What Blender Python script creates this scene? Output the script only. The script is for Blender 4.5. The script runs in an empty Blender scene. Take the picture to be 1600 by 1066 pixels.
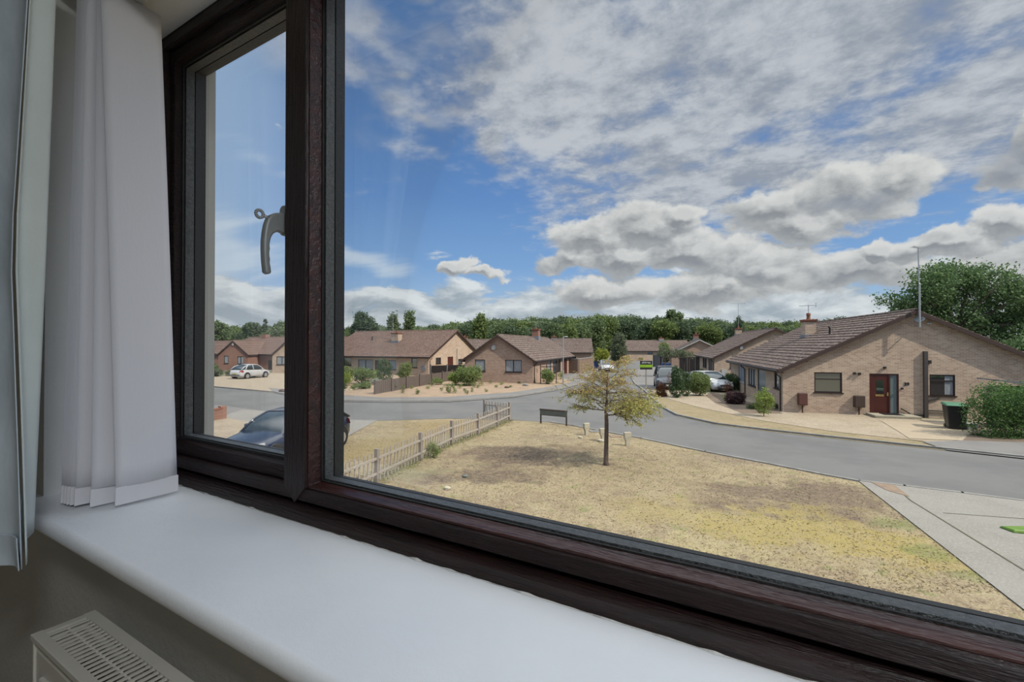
import bpy, bmesh, math, random
import numpy as np
from mathutils import Vector, Matrix
S = bpy.context.scene
COL = S.collection
R = math.radians
# ------------------------------------------------------------------ camera
CAMZ = 3.5                     # eye height above the lawn; room floor is at 2.4
TH = R(30.5)                   # camera looks 30.5 deg to the left of the window normal (+Y)
F = 720.0; CU, CV = 800.0, 539.0
cd = bpy.data.cameras.new('camera'); cam = bpy.data.objects.new('camera', cd); COL.objects.link(cam)
cam.location = (0, 0, CAMZ)
cam.rotation_euler = (R(90.48), 0, TH)
cd.sensor_width = 36; cd.lens = 36*F/1600; cd.clip_start = .02; cd.clip_end = 3000
S.camera = cam
S.view_settings.view_transform = 'Standard'; S.view_settings.look = 'None'
S.view_settings.exposure = 0.0; S.view_settings.gamma = 1; S.view_settings.use_curve_mapping = False
S.cycles.use_denoising = True
S.cycles.max_bounces = 8; S.cycles.transparent_max_bounces = 24
S.cycles.sample_clamp_indirect = 6
# ------------------------------------------------------------------ sun
SUN_HEAD, SUN_EL = R(-4), R(46)
sl = bpy.data.lights.new('sun', 'SUN'); sl.energy = 5.0; sl.angle = R(.8); sl.color = (1, .91, .78)
so = bpy.data.objects.new('sun', sl); COL.objects.link(so); so.location = (30, 0, 40)
sd = Vector((math.cos(SUN_HEAD)*math.cos(SUN_EL), math.sin(SUN_HEAD)*math.cos(SUN_EL), math.sin(SUN_EL)))
so.rotation_euler = sd.to_track_quat('Z', 'Y').to_euler()
# unseen ceiling lamp added to brighten the interior (housing built with the room)
FILL_LAMP_W = 38

# ------------------------------------------------------------------ geometry of the place
RV = Vector((math.cos(TH), math.sin(TH), 0)); FV = Vector((-math.sin(TH), math.cos(TH), 0))
def W(lat, dep, z=0.0):
    v = RV*lat + FV*dep; return Vector((v.x, v.y, z))
def GP(u, v, z=0.0):
    dep = (CAMZ-z)*F/(v-CV); return W((u-CU)/F*dep, dep, z)
def DP(u, dep, z=0.0): return W((u-CU)/F*dep, dep, z)
def HT(v, dep): return CAMZ + (CV-v)/F*dep
def DEP(v, z=0.0): return (CAMZ-z)*F/(v-CV)
def azel(u, v):
    a = math.atan((u-CU)/F); return a-TH, math.atan((CV-v)/F*math.cos(a))

# ------------------------------------------------------------------ world: sky and clouds
def build_world():
    w = bpy.data.worlds.new('world'); S.world = w; w.use_nodes = True
    nt = w.node_tree; N = nt.nodes; L = nt.links; N.clear()
    def m(op, a, b=None, c=None, clamp=False):
        n = N.new('ShaderNodeMath'); n.operation = op; n.use_clamp = clamp
        for i, x in enumerate((a, b, c)):
            if x is None: continue
            if isinstance(x, (int, float)): n.inputs[i].default_value = x
            else: L.new(x, n.inputs[i])
        return n.outputs[0]
    def vm(op, a, b):
        n = N.new('ShaderNodeVectorMath'); n.operation = op
        for i, x in enumerate((a, b)):
            if isinstance(x, tuple): n.inputs[i].default_value = x
            else: L.new(x, n.inputs[i])
        return n.outputs[1] if op == 'LENGTH' else n.outputs[0]
    def noise(vec, sc, det=5, rough=.55, dist=0, col=False):
        n = N.new('ShaderNodeTexNoise'); n.inputs['Scale'].default_value = sc; n.inputs['Detail'].default_value = det
        n.inputs['Roughness'].default_value = rough; n.inputs['Distortion'].default_value = dist
        L.new(vec, n.inputs['Vector']); return n.outputs['Color' if col else 'Fac']
    def ss(x, lo, hi, a=0., b=1.):
        n = N.new('ShaderNodeMapRange'); n.interpolation_type = 'SMOOTHSTEP'
        L.new(x, n.inputs[0])
        for i, q in enumerate((lo, hi, a, b)): n.inputs[i+1].default_value = q
        return n.outputs[0]
    def mix(f, a, b):
        n = N.new('ShaderNodeMix'); n.data_type = 'RGBA'
        if isinstance(f, float): n.inputs[0].default_value = f
        else: L.new(f, n.inputs[0])
        for i, x in ((6, a), (7, b)):
            if isinstance(x, tuple): n.inputs[i].default_value = x+(1,) if len(x) == 3 else x
            else: L.new(x, n.inputs[i])
        return n.outputs[2]
    tc = N.new('ShaderNodeTexCoord'); sp = N.new('ShaderNodeSeparateXYZ'); L.new(tc.outputs['Generated'], sp.inputs[0])
    x, y, z = sp.outputs
    az = m('ARCTAN2', x, y); el = m('ARCSINE', z)
    cb = N.new('ShaderNodeCombineXYZ'); L.new(az, cb.inputs[0]); L.new(el, cb.inputs[1]); AE = cb.outputs[0]
    # clear sky colour by elevation
    cr = N.new('ShaderNodeValToRGB'); L.new(m('MULTIPLY', el, 1/1.2, clamp=True), cr.inputs[0])
    stops = [(0, (.50, .62, .74)), (.06, (.36, .52, .72)), (.14, (.21, .38, .67)), (.26, (.125, .265, .56)), (.42, (.085, .19, .42)), (.7, (.08, .17, .36))]
    e = cr.color_ramp.elements
    e[0].position, e[0].color = stops[0][0], stops[0][1]+(1,)
    e[1].position, e[1].color = stops[-1][0], stops[-1][1]+(1,)
    for p, c in stops[1:-1]:
        q = e.new(p); q.color = c+(1,)
    sky = cr.outputs[0]
    # paler towards the left (az below -50 deg): window glass haze put into the sky colour
    sky = mix(m('MULTIPLY', ss(az, -.85, -1.12), .8), sky, (.36, .50, .70))
    # high dappled cloud sheet on a plane
    zz = m('ADD', m('MAXIMUM', z, 0.0), .10)
    cp = N.new('ShaderNodeCombineXYZ'); L.new(m('DIVIDE', x, zz), cp.inputs[0]); L.new(m('DIVIDE', y, zz), cp.inputs[1]); PL = cp.outputs[0]
    warp = vm('ADD', PL, vm('SCALE', noise(PL, .7, 3, .5, 0, True), (0, 0, 0)))
    n1 = noise(PL, 1.0, 4, .6, 0)
    n2 = noise(PL, 5.0, 7, .68, 0)
    n3 = noise(PL, 2.2, 7, .6, .15)
    def blob(u, v, ru, rv, src):
        a, b = azel(u, v); a0, _ = azel(u-ru, v); a1, _ = azel(u+ru, v); _, b0 = azel(u, v+rv); _, b1 = azel(u, v-rv)
        d = vm('MULTIPLY', vm('SUBTRACT', src, (a, b, 0)), (2/(a1-a0), 2/(b1-b0), 0))
        n = N.new('ShaderNodeVectorMath'); n.operation = 'LENGTH'; L.new(d, n.inputs[0])
        return m('SUBTRACT', 1.0, n.outputs[1])
    def field(lst, src):
        o = None
        for t in lst:
            q = blob(*t, src); o = q if o is None else m('SMOOTH_MAX', o, q, .10)
        return m('MAXIMUM', o, -1.0)
    AEc = vm('ADD', AE, vm('MULTIPLY', vm('SUBTRACT', noise(AE, 4, 3, .5, 0, True), (.5, .5, .5)), (.25, .16, 0)))
    hi = field([(1250, 40, 760, 300), (900, 120, 360, 230), (1550, 170, 520, 200), (1020, 260, 230, 170), (800, 225, 50, 95), (1180, 280, 330, 120)], AEc)
    cover = m('ADD', m('MULTIPLY', hi, 1.25), m('MULTIPLY', m('SUBTRACT', n1, .5), .9))
    cover = m('ADD', cover, m('MULTIPLY', m('SUBTRACT', n3, .5), 2.6))
    cover = m('ADD', cover, m('MULTIPLY', m('SUBTRACT', n2, .5), 1.3))
    dapple = field([(680, 100, 260, 130), (780, 60, 220, 120)], AEc)
    dn = N.new('ShaderNodeTexVoronoi'); dn.inputs['Scale'].default_value = 7.5; dn.feature = 'SMOOTH_F1'
    L.new(vm('ADD', PL, vm('MULTIPLY', noise(PL, 3, 3, .5, 0, True), (.35, .35, 0))), dn.inputs['Vector'])
    dap = m('MULTIPLY', ss(m('ADD', m('SUBTRACT', .62, dn.outputs['Distance']), m('MULTIPLY', m('SUBTRACT', n3, .5), 1.1)), .0, .42), ss(dapple, -.15, .35))
    a_hi = m('MAXIMUM', m('MULTIPLY', ss(cover, -.1, .85), .95), m('MULTIPLY', dap, .75))
    # everything above the view: mask for the sky glow added to light the room
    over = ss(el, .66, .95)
    hicol = mix(ss(m('ADD', n2, m('MULTIPLY', n3, .9)), .78, 1.12), (.31, .34, .40), (.55, .57, .61))
    sky = mix(a_hi, sky, hicol)
    # thin streaks at the left
    ST = vm('MULTIPLY', vm('ADD', AE, vm('MULTIPLY', noise(AE, 2, 2, .5, 0, True), (0, .10, 0))), (1.6, 14, 0))
    rot = N.new('ShaderNodeVectorRotate'); rot.inputs['Angle'].default_value = -.25; L.new(AE, rot.inputs['Vector'])
    STv = vm('MULTIPLY', rot.outputs[0], (2.2, 15, 1))
    stn = noise(STv, 1.2, 5, .6, .3)
    stf = field([(350, 380, 160, 75), (560, 400, 90, 26)], AEc)
    wsp = field([(375, 245, 60, 30), (420, 262, 40, 16)], AEc)
    sky = mix(m('MULTIPLY', ss(m('ADD', wsp, m('MULTIPLY', m('SUBTRACT', stn, .5), 3.0)), .3, 1.3), .55), sky, (.62, .70, .78))
    sky = mix(m('MULTIPLY', ss(m('ADD', stf, m('MULTIPLY', m('SUBTRACT', stn, .5), 2.6)), .05, .9), .75), sky, (.62, .70, .78))
    # low broken cloud deck near the horizon
    BD = vm('MULTIPLY', AE, (1, 2.6, 1))
    bn = noise(BD, 6.5, 7, .58, .3)
    bn_up = noise(vm('ADD', BD, (.02, .055, 0)), 6.5, 7, .58, .3)
    low = m('SUBTRACT', m('ADD', ss(el, .22, .03, 0, 1.15), m('MULTIPLY', m('SUBTRACT', bn, .5), 2.6)), .45)
    alow = ss(low, .0, .30)
    litl = m('ADD', .42, m('MULTIPLY', m('SUBTRACT', bn, bn_up), 4.2), clamp=True)
    lowcol = mix(litl, (.36, .41, .46), (.74, .77, .79))
    lowcol = mix(ss(el, .07, .0, 0, .55), lowcol, (.52, .57, .60))
    sky = mix(m('MULTIPLY', alow, .93), sky, lowcol)
    # cumulus: (u, v, ru, rv) -> fixed directions in the sky
    cum = [(935, 368, 100, 48), (1010, 350, 110, 48), (895, 400, 62, 34), (1080, 392, 130, 50), (980, 400, 130, 38),
           (1330, 295, 165, 58), (1215, 325, 100, 58), (1400, 280, 80, 44), (1255, 350, 130, 45), (940, 455, 105, 34), (712, 420, 46, 20), (760, 432, 50, 16),
           (1190, 420, 150, 48), (1330, 425, 170, 50), (1480, 380, 130, 34), (1370, 392, 60, 26), (1585, 270, 110, 62), (1640, 230, 80, 70), (1570, 355, 90, 38), (1570, 430, 120, 70), (1110, 455, 140, 38), (1060, 330, 60, 30)]
    cum = [(a, b, c*.90, d*.84) for a, b, c, d in cum]
    nc = noise(vm('MULTIPLY', AE, (1, 1.6, 1)), 9, 8, .56, .15)
    AE2 = vm('ADD', AE, vm('MULTIPLY', vm('SUBTRACT', noise(AE, 11, 5, .55, 0, True), (.5, .5, .5)), (.13, .085, 0)))
    f = field(cum, AE2)
    fup = field([(u-7, v+9, a, b) for u, v, a, b in cum], AE2)
    ncu = noise(vm('ADD', vm('MULTIPLY', AE, (1, 1.6, 1)), (.012, .03, 0)), 9, 8, .56, .15)
    dens = m('ADD', f, m('MULTIPLY', m('SUBTRACT', nc, .5), 1.5))
    densu = m('ADD', fup, m('MULTIPLY', m('SUBTRACT', ncu, .5), 1.5))
    acu = ss(dens, .0, .26)
    # side facing the light (upward) brighter, bases grey
    lit = m('ADD', .40, m('MULTIPLY', m('SUBTRACT', dens, densu), 2.3), clamp=True)
    rim = m('MULTIPLY', ss(dens, .75, .1), .30)
    litf = m('ADD', m('MULTIPLY', lit, .8), rim, clamp=True)
    cucol = mix(litf, (.27, .285, .31), (.70, .70, .69))
    sky = mix(m('MULTIPLY', acu, .97), sky, cucol)
    grey = field([(1590, 255, 90, 60), (1330, 310, 110, 25)], AE2)
    sky = mix(m('MULTIPLY', ss(grey, 0, .7), .6), sky, (.27, .30, .36))
    # beyond the frame overhead: sky brightened as added fill for the interior
    sky = mix(over, sky, OVERHEAD_FILL)
    below = ss(z, -.01, -.05)
    sky = mix(below, sky, (.25, .24, .2))
    bg = N.new('ShaderNodeBackground'); L.new(sky, bg.inputs[0]); bg.inputs[1].default_value = 1.0
    out = N.new('ShaderNodeOutputWorld'); L.new(bg.outputs[0], out.inputs[0])
    w.cycles.sampling_method = 'MANUAL'; w.cycles.sample_map_resolution = 512
OVERHEAD_FILL = (2.2, 2.3, 2.45)
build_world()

# ------------------------------------------------------------------ material helper
MATS = {}
ALB = .56        # outdoor surfaces: real albedos against a bright sky
def sc(c): return tuple(x*ALB for x in c)
def mat(name, c1, c2=None, scale=5, rough=.7, bump=0, bscale=None, det=4, metal=0, lo=.35, hi=.65, spec=.5, c3=None, s3=1, coords='Object', stretch=None, rlo=None):
    if name in MATS: return MATS[name]
    m = bpy.data.materials.new(name); MATS[name] = m; m.use_nodes = True
    if metal < .4:
        c1 = sc(c1); c2 = sc(c2) if c2 else None
    nt = m.node_tree; N = nt.nodes; L = nt.links; p = N['Principled BSDF']
    p.inputs['Roughness'].default_value = rough; p.inputs['Metallic'].default_value = metal
    p.inputs['Specular IOR Level'].default_value = spec
    tc = N.new('ShaderNodeTexCoord'); src = tc.outputs[coords]
    if stretch:
        mp = N.new('ShaderNodeMapping'); mp.inputs['Scale'].default_value = stretch; L.new(src, mp.inputs[0]); src = mp.outputs[0]
    if c2 is None: c2 = tuple(x*.88 for x in c1)
    def nz(sc, d=det):
        n = N.new('ShaderNodeTexNoise'); n.inputs['Scale'].default_value = sc; n.inputs['Detail'].default_value = d; n.inputs['Roughness'].default_value = .62
        L.new(src, n.inputs['Vector']); return n.outputs['Fac']
    def mr(x, a, b):
        n = N.new('ShaderNodeMapRange'); L.new(x, n.inputs[0]); n.inputs[1].default_value = a; n.inputs[2].default_value = b; return n.outputs[0]
    def mx(f, a, b):
        n = N.new('ShaderNodeMix'); n.data_type = 'RGBA'; L.new(f, n.inputs[0])
        for i, q in ((6, a), (7, b)):
            if isinstance(q, tuple): n.inputs[i].default_value = q+(1,)
            else: L.new(q, n.inputs[i])
        return n.outputs[2]
    c = mx(mr(nz(scale), lo, hi), c1, c2)
    if c3: c = mx(mr(nz(s3, 6), .46, .62), c, c3)
    L.new(c, p.inputs['Base Color'])
    if bump:
        b = N.new('ShaderNodeBump'); b.inputs['Strength'].default_value = bump; b.inputs['Distance'].default_value = .02
        L.new(nz(bscale or scale*3), b.inputs['Height']); L.new(b.outputs[0], p.inputs['Normal'])
    return m
def brick_mat(name, a, b, mortar):
    a, b, mortar = sc(a), sc(b), sc(mortar)
    m = bpy.data.materials.new(name); m.use_nodes = True
    N = m.node_tree.nodes; L = m.node_tree.links; p = N['Principled BSDF']; p.inputs['Roughness'].default_value = .9; p.inputs['Specular IOR Level'].default_value = .2
    tc = N.new('ShaderNodeTexCoord'); s = N.new('ShaderNodeSeparateXYZ'); L.new(tc.outputs['Object'], s.inputs[0])
    ad = N.new('ShaderNodeMath'); L.new(s.outputs[0], ad.inputs[0]); L.new(s.outputs[1], ad.inputs[1])
    cb = N.new('ShaderNodeCombineXYZ'); L.new(ad.outputs[0], cb.inputs[0]); L.new(s.outputs[2], cb.inputs[1])
    br = N.new('ShaderNodeTexBrick'); L.new(cb.outputs[0], br.inputs['Vector'])
    br.inputs['Scale'].default_value = 1; br.inputs['Brick Width'].default_value = .225; br.inputs['Row Height'].default_value = .075
    br.inputs['Mortar Size'].default_value = .010; br.inputs['Color1'].default_value = a+(1,); br.inputs['Color2'].default_value = b+(1,); br.inputs['Mortar'].default_value = mortar+(1,)
    br.inputs['Bias'].default_value = -.1
    n = N.new('ShaderNodeTexNoise'); n.inputs['Scale'].default_value = .8; n.inputs['Detail'].default_value = 5; L.new(tc.outputs['Object'], n.inputs['Vector'])
    r = N.new('ShaderNodeMapRange'); L.new(n.outputs[0], r.inputs[0]); r.inputs[1].default_value = .35; r.inputs[2].default_value = .7; r.inputs[4].default_value = .45
    mx = N.new('ShaderNodeMix'); mx.data_type = 'RGBA'; mx.blend_type = 'MULTIPLY'; L.new(r.outputs[0], mx.inputs[0]); L.new(br.outputs['Color'], mx.inputs[6]); mx.inputs[7].default_value = (.70, .62, .58, 1)
    L.new(mx.outputs[2], p.inputs['Base Color'])
    bm = N.new('ShaderNodeBump'); bm.inputs['Strength'].default_value = .35; bm.inputs['Distance'].default_value = .01; bm.invert = True
    L.new(br.outputs['Fac'], bm.inputs['Height']); L.new(bm.outputs[0], p.inputs['Normal'])
    return m
def tile_mat(name, a, b, moss, slope):
    a, b, moss = sc(a), sc(b), sc(moss)
    m = bpy.data.materials.new(name); m.use_nodes = True
    N = m.node_tree.nodes; L = m.node_tree.links; p = N['Principled BSDF']; p.inputs['Roughness'].default_value = .92; p.inputs['Specular IOR Level'].default_value = .2
    tc = N.new('ShaderNodeTexCoord'); s = N.new('ShaderNodeSeparateXYZ'); L.new(tc.outputs['Object'], s.inputs[0])
    dv = N.new('ShaderNodeMath'); dv.operation = 'DIVIDE'; L.new(s.outputs[2], dv.inputs[0]); dv.inputs[1].default_value = math.sin(slope)
    cb = N.new('ShaderNodeCombineXYZ'); L.new(s.outputs[1], cb.inputs[0]); L.new(dv.outputs[0], cb.inputs[1])
    br = N.new('ShaderNodeTexBrick'); L.new(cb.outputs[0], br.inputs['Vector'])
    br.inputs['Scale'].default_value = 1; br.inputs['Brick Width'].default_value = .30; br.inputs['Row Height'].default_value = .32
    br.inputs['Mortar Size'].default_value = .012; br.inputs['Color1'].default_value = a+(1,); br.inputs['Color2'].default_value = b+(1,)
    br.inputs['Mortar'].default_value = tuple(x*.3 for x in a)+(1,)
    def nz(sc, lo, hi, top):
        n = N.new('ShaderNodeTexNoise'); n.inputs['Scale'].default_value = sc; n.inputs['Detail'].default_value = 6; n.inputs['Roughness'].default_value = .65; L.new(tc.outputs['Object'], n.inputs['Vector'])
        r = N.new('ShaderNodeMapRange'); L.new(n.outputs[0], r.inputs[0]); r.inputs[1].default_value = lo; r.inputs[2].default_value = hi; r.inputs[4].default_value = top; return r.outputs[0]
    def mx(f, x, y):
        q = N.new('ShaderNodeMix'); q.data_type = 'RGBA'; L.new(f, q.inputs[0]); L.new(x, q.inputs[6]); q.inputs[7].default_value = y+(1,); return q.outputs[2]
    c = mx(nz(.9, .45, .7, .7), br.outputs[0], tuple(x*.62 for x in b))
    c = mx(nz(9, .54, .62, .85), c, moss)
    L.new(c, p.inputs['Base Color'])
    wv = N.new('ShaderNodeTexWave'); wv.inputs['Scale'].default_value = 1/.30/1; wv.bands_direction = 'X'; L.new(cb.outputs[0], wv.inputs['Vector'])
    bm = N.new('ShaderNodeBump'); bm.inputs['Strength'].default_value = .5; bm.inputs['Distance'].default_value = .03; L.new(wv.outputs['Fac'], bm.inputs['Height']); L.new(bm.outputs[0], p.inputs['Normal'])
    return m
def glass_mat(name, tint=(1, 1, 1), refl=1.0, veil=None):
    m = bpy.data.materials.new(name); m.use_nodes = True; N = m.node_tree.nodes; L = m.node_tree.links; N.clear()
    t = N.new('ShaderNodeBsdfTransparent'); t.inputs[0].default_value = tint+(1,)
    g = N.new('ShaderNodeBsdfGlossy'); g.inputs['Roughness'].default_value = 0.02; g.inputs[0].default_value = (1, 1, 1, 1)
    fr = N.new('ShaderNodeFresnel'); fr.inputs[0].default_value = 1.45
    k = N.new('ShaderNodeMath'); k.operation = 'MULTIPLY'; L.new(fr.outputs[0], k.inputs[0]); k.inputs[1].default_value = refl; k.use_clamp = True
    mx = N.new('ShaderNodeMixShader'); L.new(k.outputs[0], mx.inputs[0]); L.new(t.outputs[0], mx.inputs[1]); L.new(g.outputs[0], mx.inputs[2])
    o = N.new('ShaderNodeOutputMaterial'); L.new(mx.outputs[0], o.inputs[0]); return m
def leaf_mat(name, a, b, scale=9, trans=.35):
    m = bpy.data.materials.new(name); m.use_nodes = True; N = m.node_tree.nodes; L = m.node_tree.links; p = N['Principled BSDF']
    tc = N.new('ShaderNodeTexCoord'); n = N.new('ShaderNodeTexNoise'); n.inputs['Scale'].default_value = scale; n.inputs['Detail'].default_value = 3; L.new(tc.outputs['Object'], n.inputs['Vector'])
    r = N.new('ShaderNodeMapRange'); L.new(n.outputs[0], r.inputs[0]); r.inputs[1].default_value = .35; r.inputs[2].default_value = .65
    q = N.new('ShaderNodeMix'); q.data_type = 'RGBA'; L.new(r.outputs[0], q.inputs[0]); q.inputs[6].default_value = a+(1,); q.inputs[7].default_value = b+(1,)
    L.new(q.outputs[2], p.inputs['Base Color']); p.inputs['Roughness'].default_value = .65; p.inputs['Specular IOR Level'].default_value = .25
    t = N.new('ShaderNodeBsdfTranslucent'); L.new(q.outputs[2], t.inputs[0])
    mx = N.new('ShaderNodeMixShader'); mx.inputs[0].default_value = trans; L.new(p.outputs[0], mx.inputs[1]); L.new(t.outputs[0], mx.inputs[2])
    L.new(mx.outputs[0], N['Material Output'].inputs[0]); return m

M = {}
M['buff'] = brick_mat('buff_brick', (.86, .63, .45), (.58, .39, .275), (.84, .76, .65))
M['pink'] = brick_mat('pinkish_brick', (.68, .46, .34), (.46, .29, .21), (.70, .60, .50))
M['red'] = brick_mat('red_brick', (.50, .24, .17), (.38, .18, .13), (.48, .36, .30))
M['tile'] = tile_mat('brown_roof_tile', (.165, .115, .098), (.25, .175, .148), (.62, .56, .50), R(27))
M['tile_red'] = tile_mat('russet_roof_tile', (.22, .140, .110), (.32, .20, .16), (.50, .42, .36), R(27))
M['brown_trim'] = mat('brown_stained_timber', (.085, .042, .030), (.06, .03, .022), 12, .55)
M['dark_trim'] = mat('dark_brown_trim', (.035, .02, .016), None, 12, .5)
M['white_trim'] = mat('white_painted_trim', (.72, .72, .70), None, 9, .5)
M['black'] = mat('black_plastic', (.018, .018, .02), None, 20, .45)
M['grey_metal'] = mat('galvanised_metal', (.42, .43, .44), (.34, .35, .36), 18, .4, metal=.5)
M['lead'] = mat('lead_flashing', (.30, .32, .36), None, 8, .55)
M['terracotta'] = mat('terracotta_pot', (.42, .17, .10), (.32, .12, .07), 12, .85)
M['pane'] = mat('dark_window_pane', (.035, .04, .045), (.05, .055, .06), 3, .06, spec=.9)
for k_ in ('pane',): M[k_].node_tree.nodes['Principled BSDF'].inputs['IOR'].default_value = 2.3
M['net'] = mat('pale_net_curtain', (.55, .57, .58), (.30, .33, .36), 6, .5, stretch=(6, 6, .4), spec=.5)
M['net_blue'] = mat('bluish_net_curtain', (.42, .50, .60), (.25, .32, .40), 6, .4, stretch=(6, 6, .4))
M['red_door'] = mat('red_brown_door', (.15, .035, .025), (.09, .022, .016), 9, .35, stretch=(8, 8, 1))
M['gold'] = mat('polished_brass', (.75, .55, .22), None, 10, .3, metal=.8)
M['obscure'] = mat('obscured_glass', (.26, .33, .33), (.18, .24, .25), 25, .25)
M['stone'] = mat('pale_stone', (.52, .47, .36), (.44, .39, .29), 7, .9, .2)
M['wood_grey'] = mat('weathered_wood', (.47, .41, .36), (.33, .28, .245), 14, .85, .25, stretch=(1, 1, .25))
M['wood_dark'] = mat('dark_fence_wood', (.095, .068, .055), (.06, .042, .035), 9, .85, .2, stretch=(3, 3, .4))
M['wood_mid'] = mat('greyed_fence_wood', (.24, .185, .155), (.15, .115, .10), 9, .85, .2, stretch=(4, 4, .4))
M['bark'] = mat('grey_brown_bark', (.27, .195, .155), (.14, .10, .08), 22, .9, .6, stretch=(1, 1, .3))

# ------------------------------------------------------------------ object helpers
def tag(o, label=None, cat=None, group=None, kind=None):
    if label: o['label'] = label
    if cat: o['category'] = cat
    if group: o['group'] = group
    if kind: o['kind'] = kind
    return o
def thing(name, label, cat, loc=(0, 0, 0), rotz=0, group=None):
    o = bpy.data.objects.new(name, None); COL.objects.link(o); o.location = loc; o.rotation_euler = (0, 0, rotz)
    o.empty_display_size = .1
    return tag(o, label, cat, group)
def link(name, me, parent=None, m=None):
    o = bpy.data.objects.new(name, me); COL.objects.link(o)
    if parent: o.parent = parent
    if m: me.materials.append(m)
    return o
class MB:
    def __init__(s): s.v = []; s.f = []; s.sm = False
    def add(s, vs, fs):
        b = len(s.v); s.v += [tuple(v) for v in vs]; s.f += [[i+b for i in f] for f in fs]; return s
    def box(s, x0, x1, y0, y1, z0, z1):
        return s.add([(x0, y0, z0), (x1, y0, z0), (x1, y1, z0), (x0, y1, z0), (x0, y0, z1), (x1, y0, z1), (x1, y1, z1), (x0, y1, z1)],
                     [(0, 3, 2, 1), (4, 5, 6, 7), (0, 1, 5, 4), (1, 2, 6, 5), (2, 3, 7, 6), (3, 0, 4, 7)])
    def hexa(s, P): # 8 corners, bottom 4 then top 4
        return s.add(P, [(0, 3, 2, 1), (4, 5, 6, 7), (0, 1, 5, 4), (1, 2, 6, 5), (2, 3, 7, 6), (3, 0, 4, 7)])
    def bar(s, a, b, w, h=None, up=(0, 0, 1)):
        a = Vector(a); b = Vector(b); h = h or w; d = (b-a).normalized(); u = Vector(up)
        if abs(d.dot(u)) > .98: u = Vector((0, 1, 0))
        r = d.cross(u).normalized(); u = r.cross(d)
        P = []
        for c in (a, b):
            for i, j in ((-1, -1), (1, -1), (1, 1), (-1, 1)): P.append(c + r*(i*w/2) + u*(j*h/2))
        return s.add(P, [(0, 3, 2, 1), (4, 5, 6, 7), (0, 1, 5, 4), (1, 2, 6, 5), (2, 3, 7, 6), (3, 0, 4, 7)])
    def tube(s, pts, rs, n=8, cap=True):
        pts = [Vector(p) for p in pts]; rs = rs if isinstance(rs, (list, tuple)) else [rs]*len(pts)
        b = len(s.v); ref = Vector((0, 0, 1)); pr = None
        for i, p in enumerate(pts):
            d = (pts[min(i+1, len(pts)-1)]-pts[max(i-1, 0)]).normalized()
            if pr is None:
                q = ref if abs(d.dot(ref)) < .95 else Vector((1, 0, 0)); r = d.cross(q).normalized()
            else:
                r = (pr - d*pr.dot(d)).normalized()
            pr = r; u = d.cross(r)
            for k in range(n):
                t = 2*math.pi*k/n; s.v.append(tuple(p + (r*math.cos(t)+u*math.sin(t))*rs[i]))
        for i in range(len(pts)-1):
            for k in range(n):
                a = b+i*n+k; c = b+i*n+(k+1) % n; s.f.append([a, c, c+n, a+n])
        if cap: s.f.append([b+k for k in range(n)][::-1]); s.f.append([b+(len(pts)-1)*n+k for k in range(n)])
        return s
    def prism(s, poly, y0, y1, axis='y'):
        n = len(poly); f = {'y': lambda a, z, d: (a, d, z), 'x': lambda a, z, d: (d, a, z), 'z': lambda a, b, d: (a, b, d)}[axis]
        vs = [f(a, z, y0) for a, z in poly]+[f(a, z, y1) for a, z in poly]
        return s.add(vs, [list(range(n)), list(range(n, 2*n))[::-1]]+[[i, (i+1) % n, n+(i+1) % n, n+i] for i in range(n)])
    def lathe(s, c, prof, n=16):
        b = len(s.v)
        for r, z in prof:
            for k in range(n):
                t = 2*math.pi*k/n; s.v.append((c[0]+r*math.cos(t), c[1]+r*math.sin(t), c[2]+z))
        for i in range(len(prof)-1):
            for k in range(n):
                a = b+i*n+k; q = b+i*n+(k+1) % n; s.f.append([a, q, q+n, a+n])
        s.f.append([b+k for k in range(n)][::-1]); s.f.append([b+(len(prof)-1)*n+k for k in range(n)]); return s
    def ball(s, c, r, n=12, sz=(1, 1, 1)):
        prof = [(max(r*math.sin(math.pi*i/8), r*.02), -r*math.cos(math.pi*i/8)) for i in range(9)]
        b = len(s.v); s.lathe((0, 0, 0), prof, n)
        for i in range(b, len(s.v)):
            v = s.v[i]; s.v[i] = (c[0]+v[0]*sz[0], c[1]+v[1]*sz[1], c[2]+v[2]*sz[2])
        return s
    def build(s, name, m, parent=None, smooth=False, bevel=0):
        me = bpy.data.meshes.new(name); me.from_pydata(s.v, [], s.f)
        bm = bmesh.new(); bm.from_mesh(me); bmesh.ops.recalc_face_normals(bm, faces=bm.faces); bm.to_mesh(me); bm.free()
        if smooth:
            for p in me.polygons: p.use_smooth = True
        o = link(name, me, parent, m)
        if bevel:
            b = o.modifiers.new('bevel', 'BEVEL'); b.width = bevel; b.segments = 2; b.limit_method = 'ANGLE'
        return o
def dup(root, loc=None, rotz=None, scale=None, label=None, group=None):
    def cp(o, par):
        c = o.copy(); COL.objects.link(c)
        if par is not None: c.parent = par
        for ch in [q for q in KIDS.get(o.name, [])]: cp(ch, c)
        return c
    KIDS = {}
    def walk(o):
        KIDS[o.name] = list(o.children)
        for q in o.children: walk(q)
    walk(root); r = cp(root, None)
    if loc is not None: r.location = loc
    if rotz is not None: r.rotation_euler = (0, 0, rotz)
    if scale is not None: r.scale = (scale,)*3 if isinstance(scale, (int, float)) else scale
    if label: r['label'] = label
    if group: r['group'] = group
    return r
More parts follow.
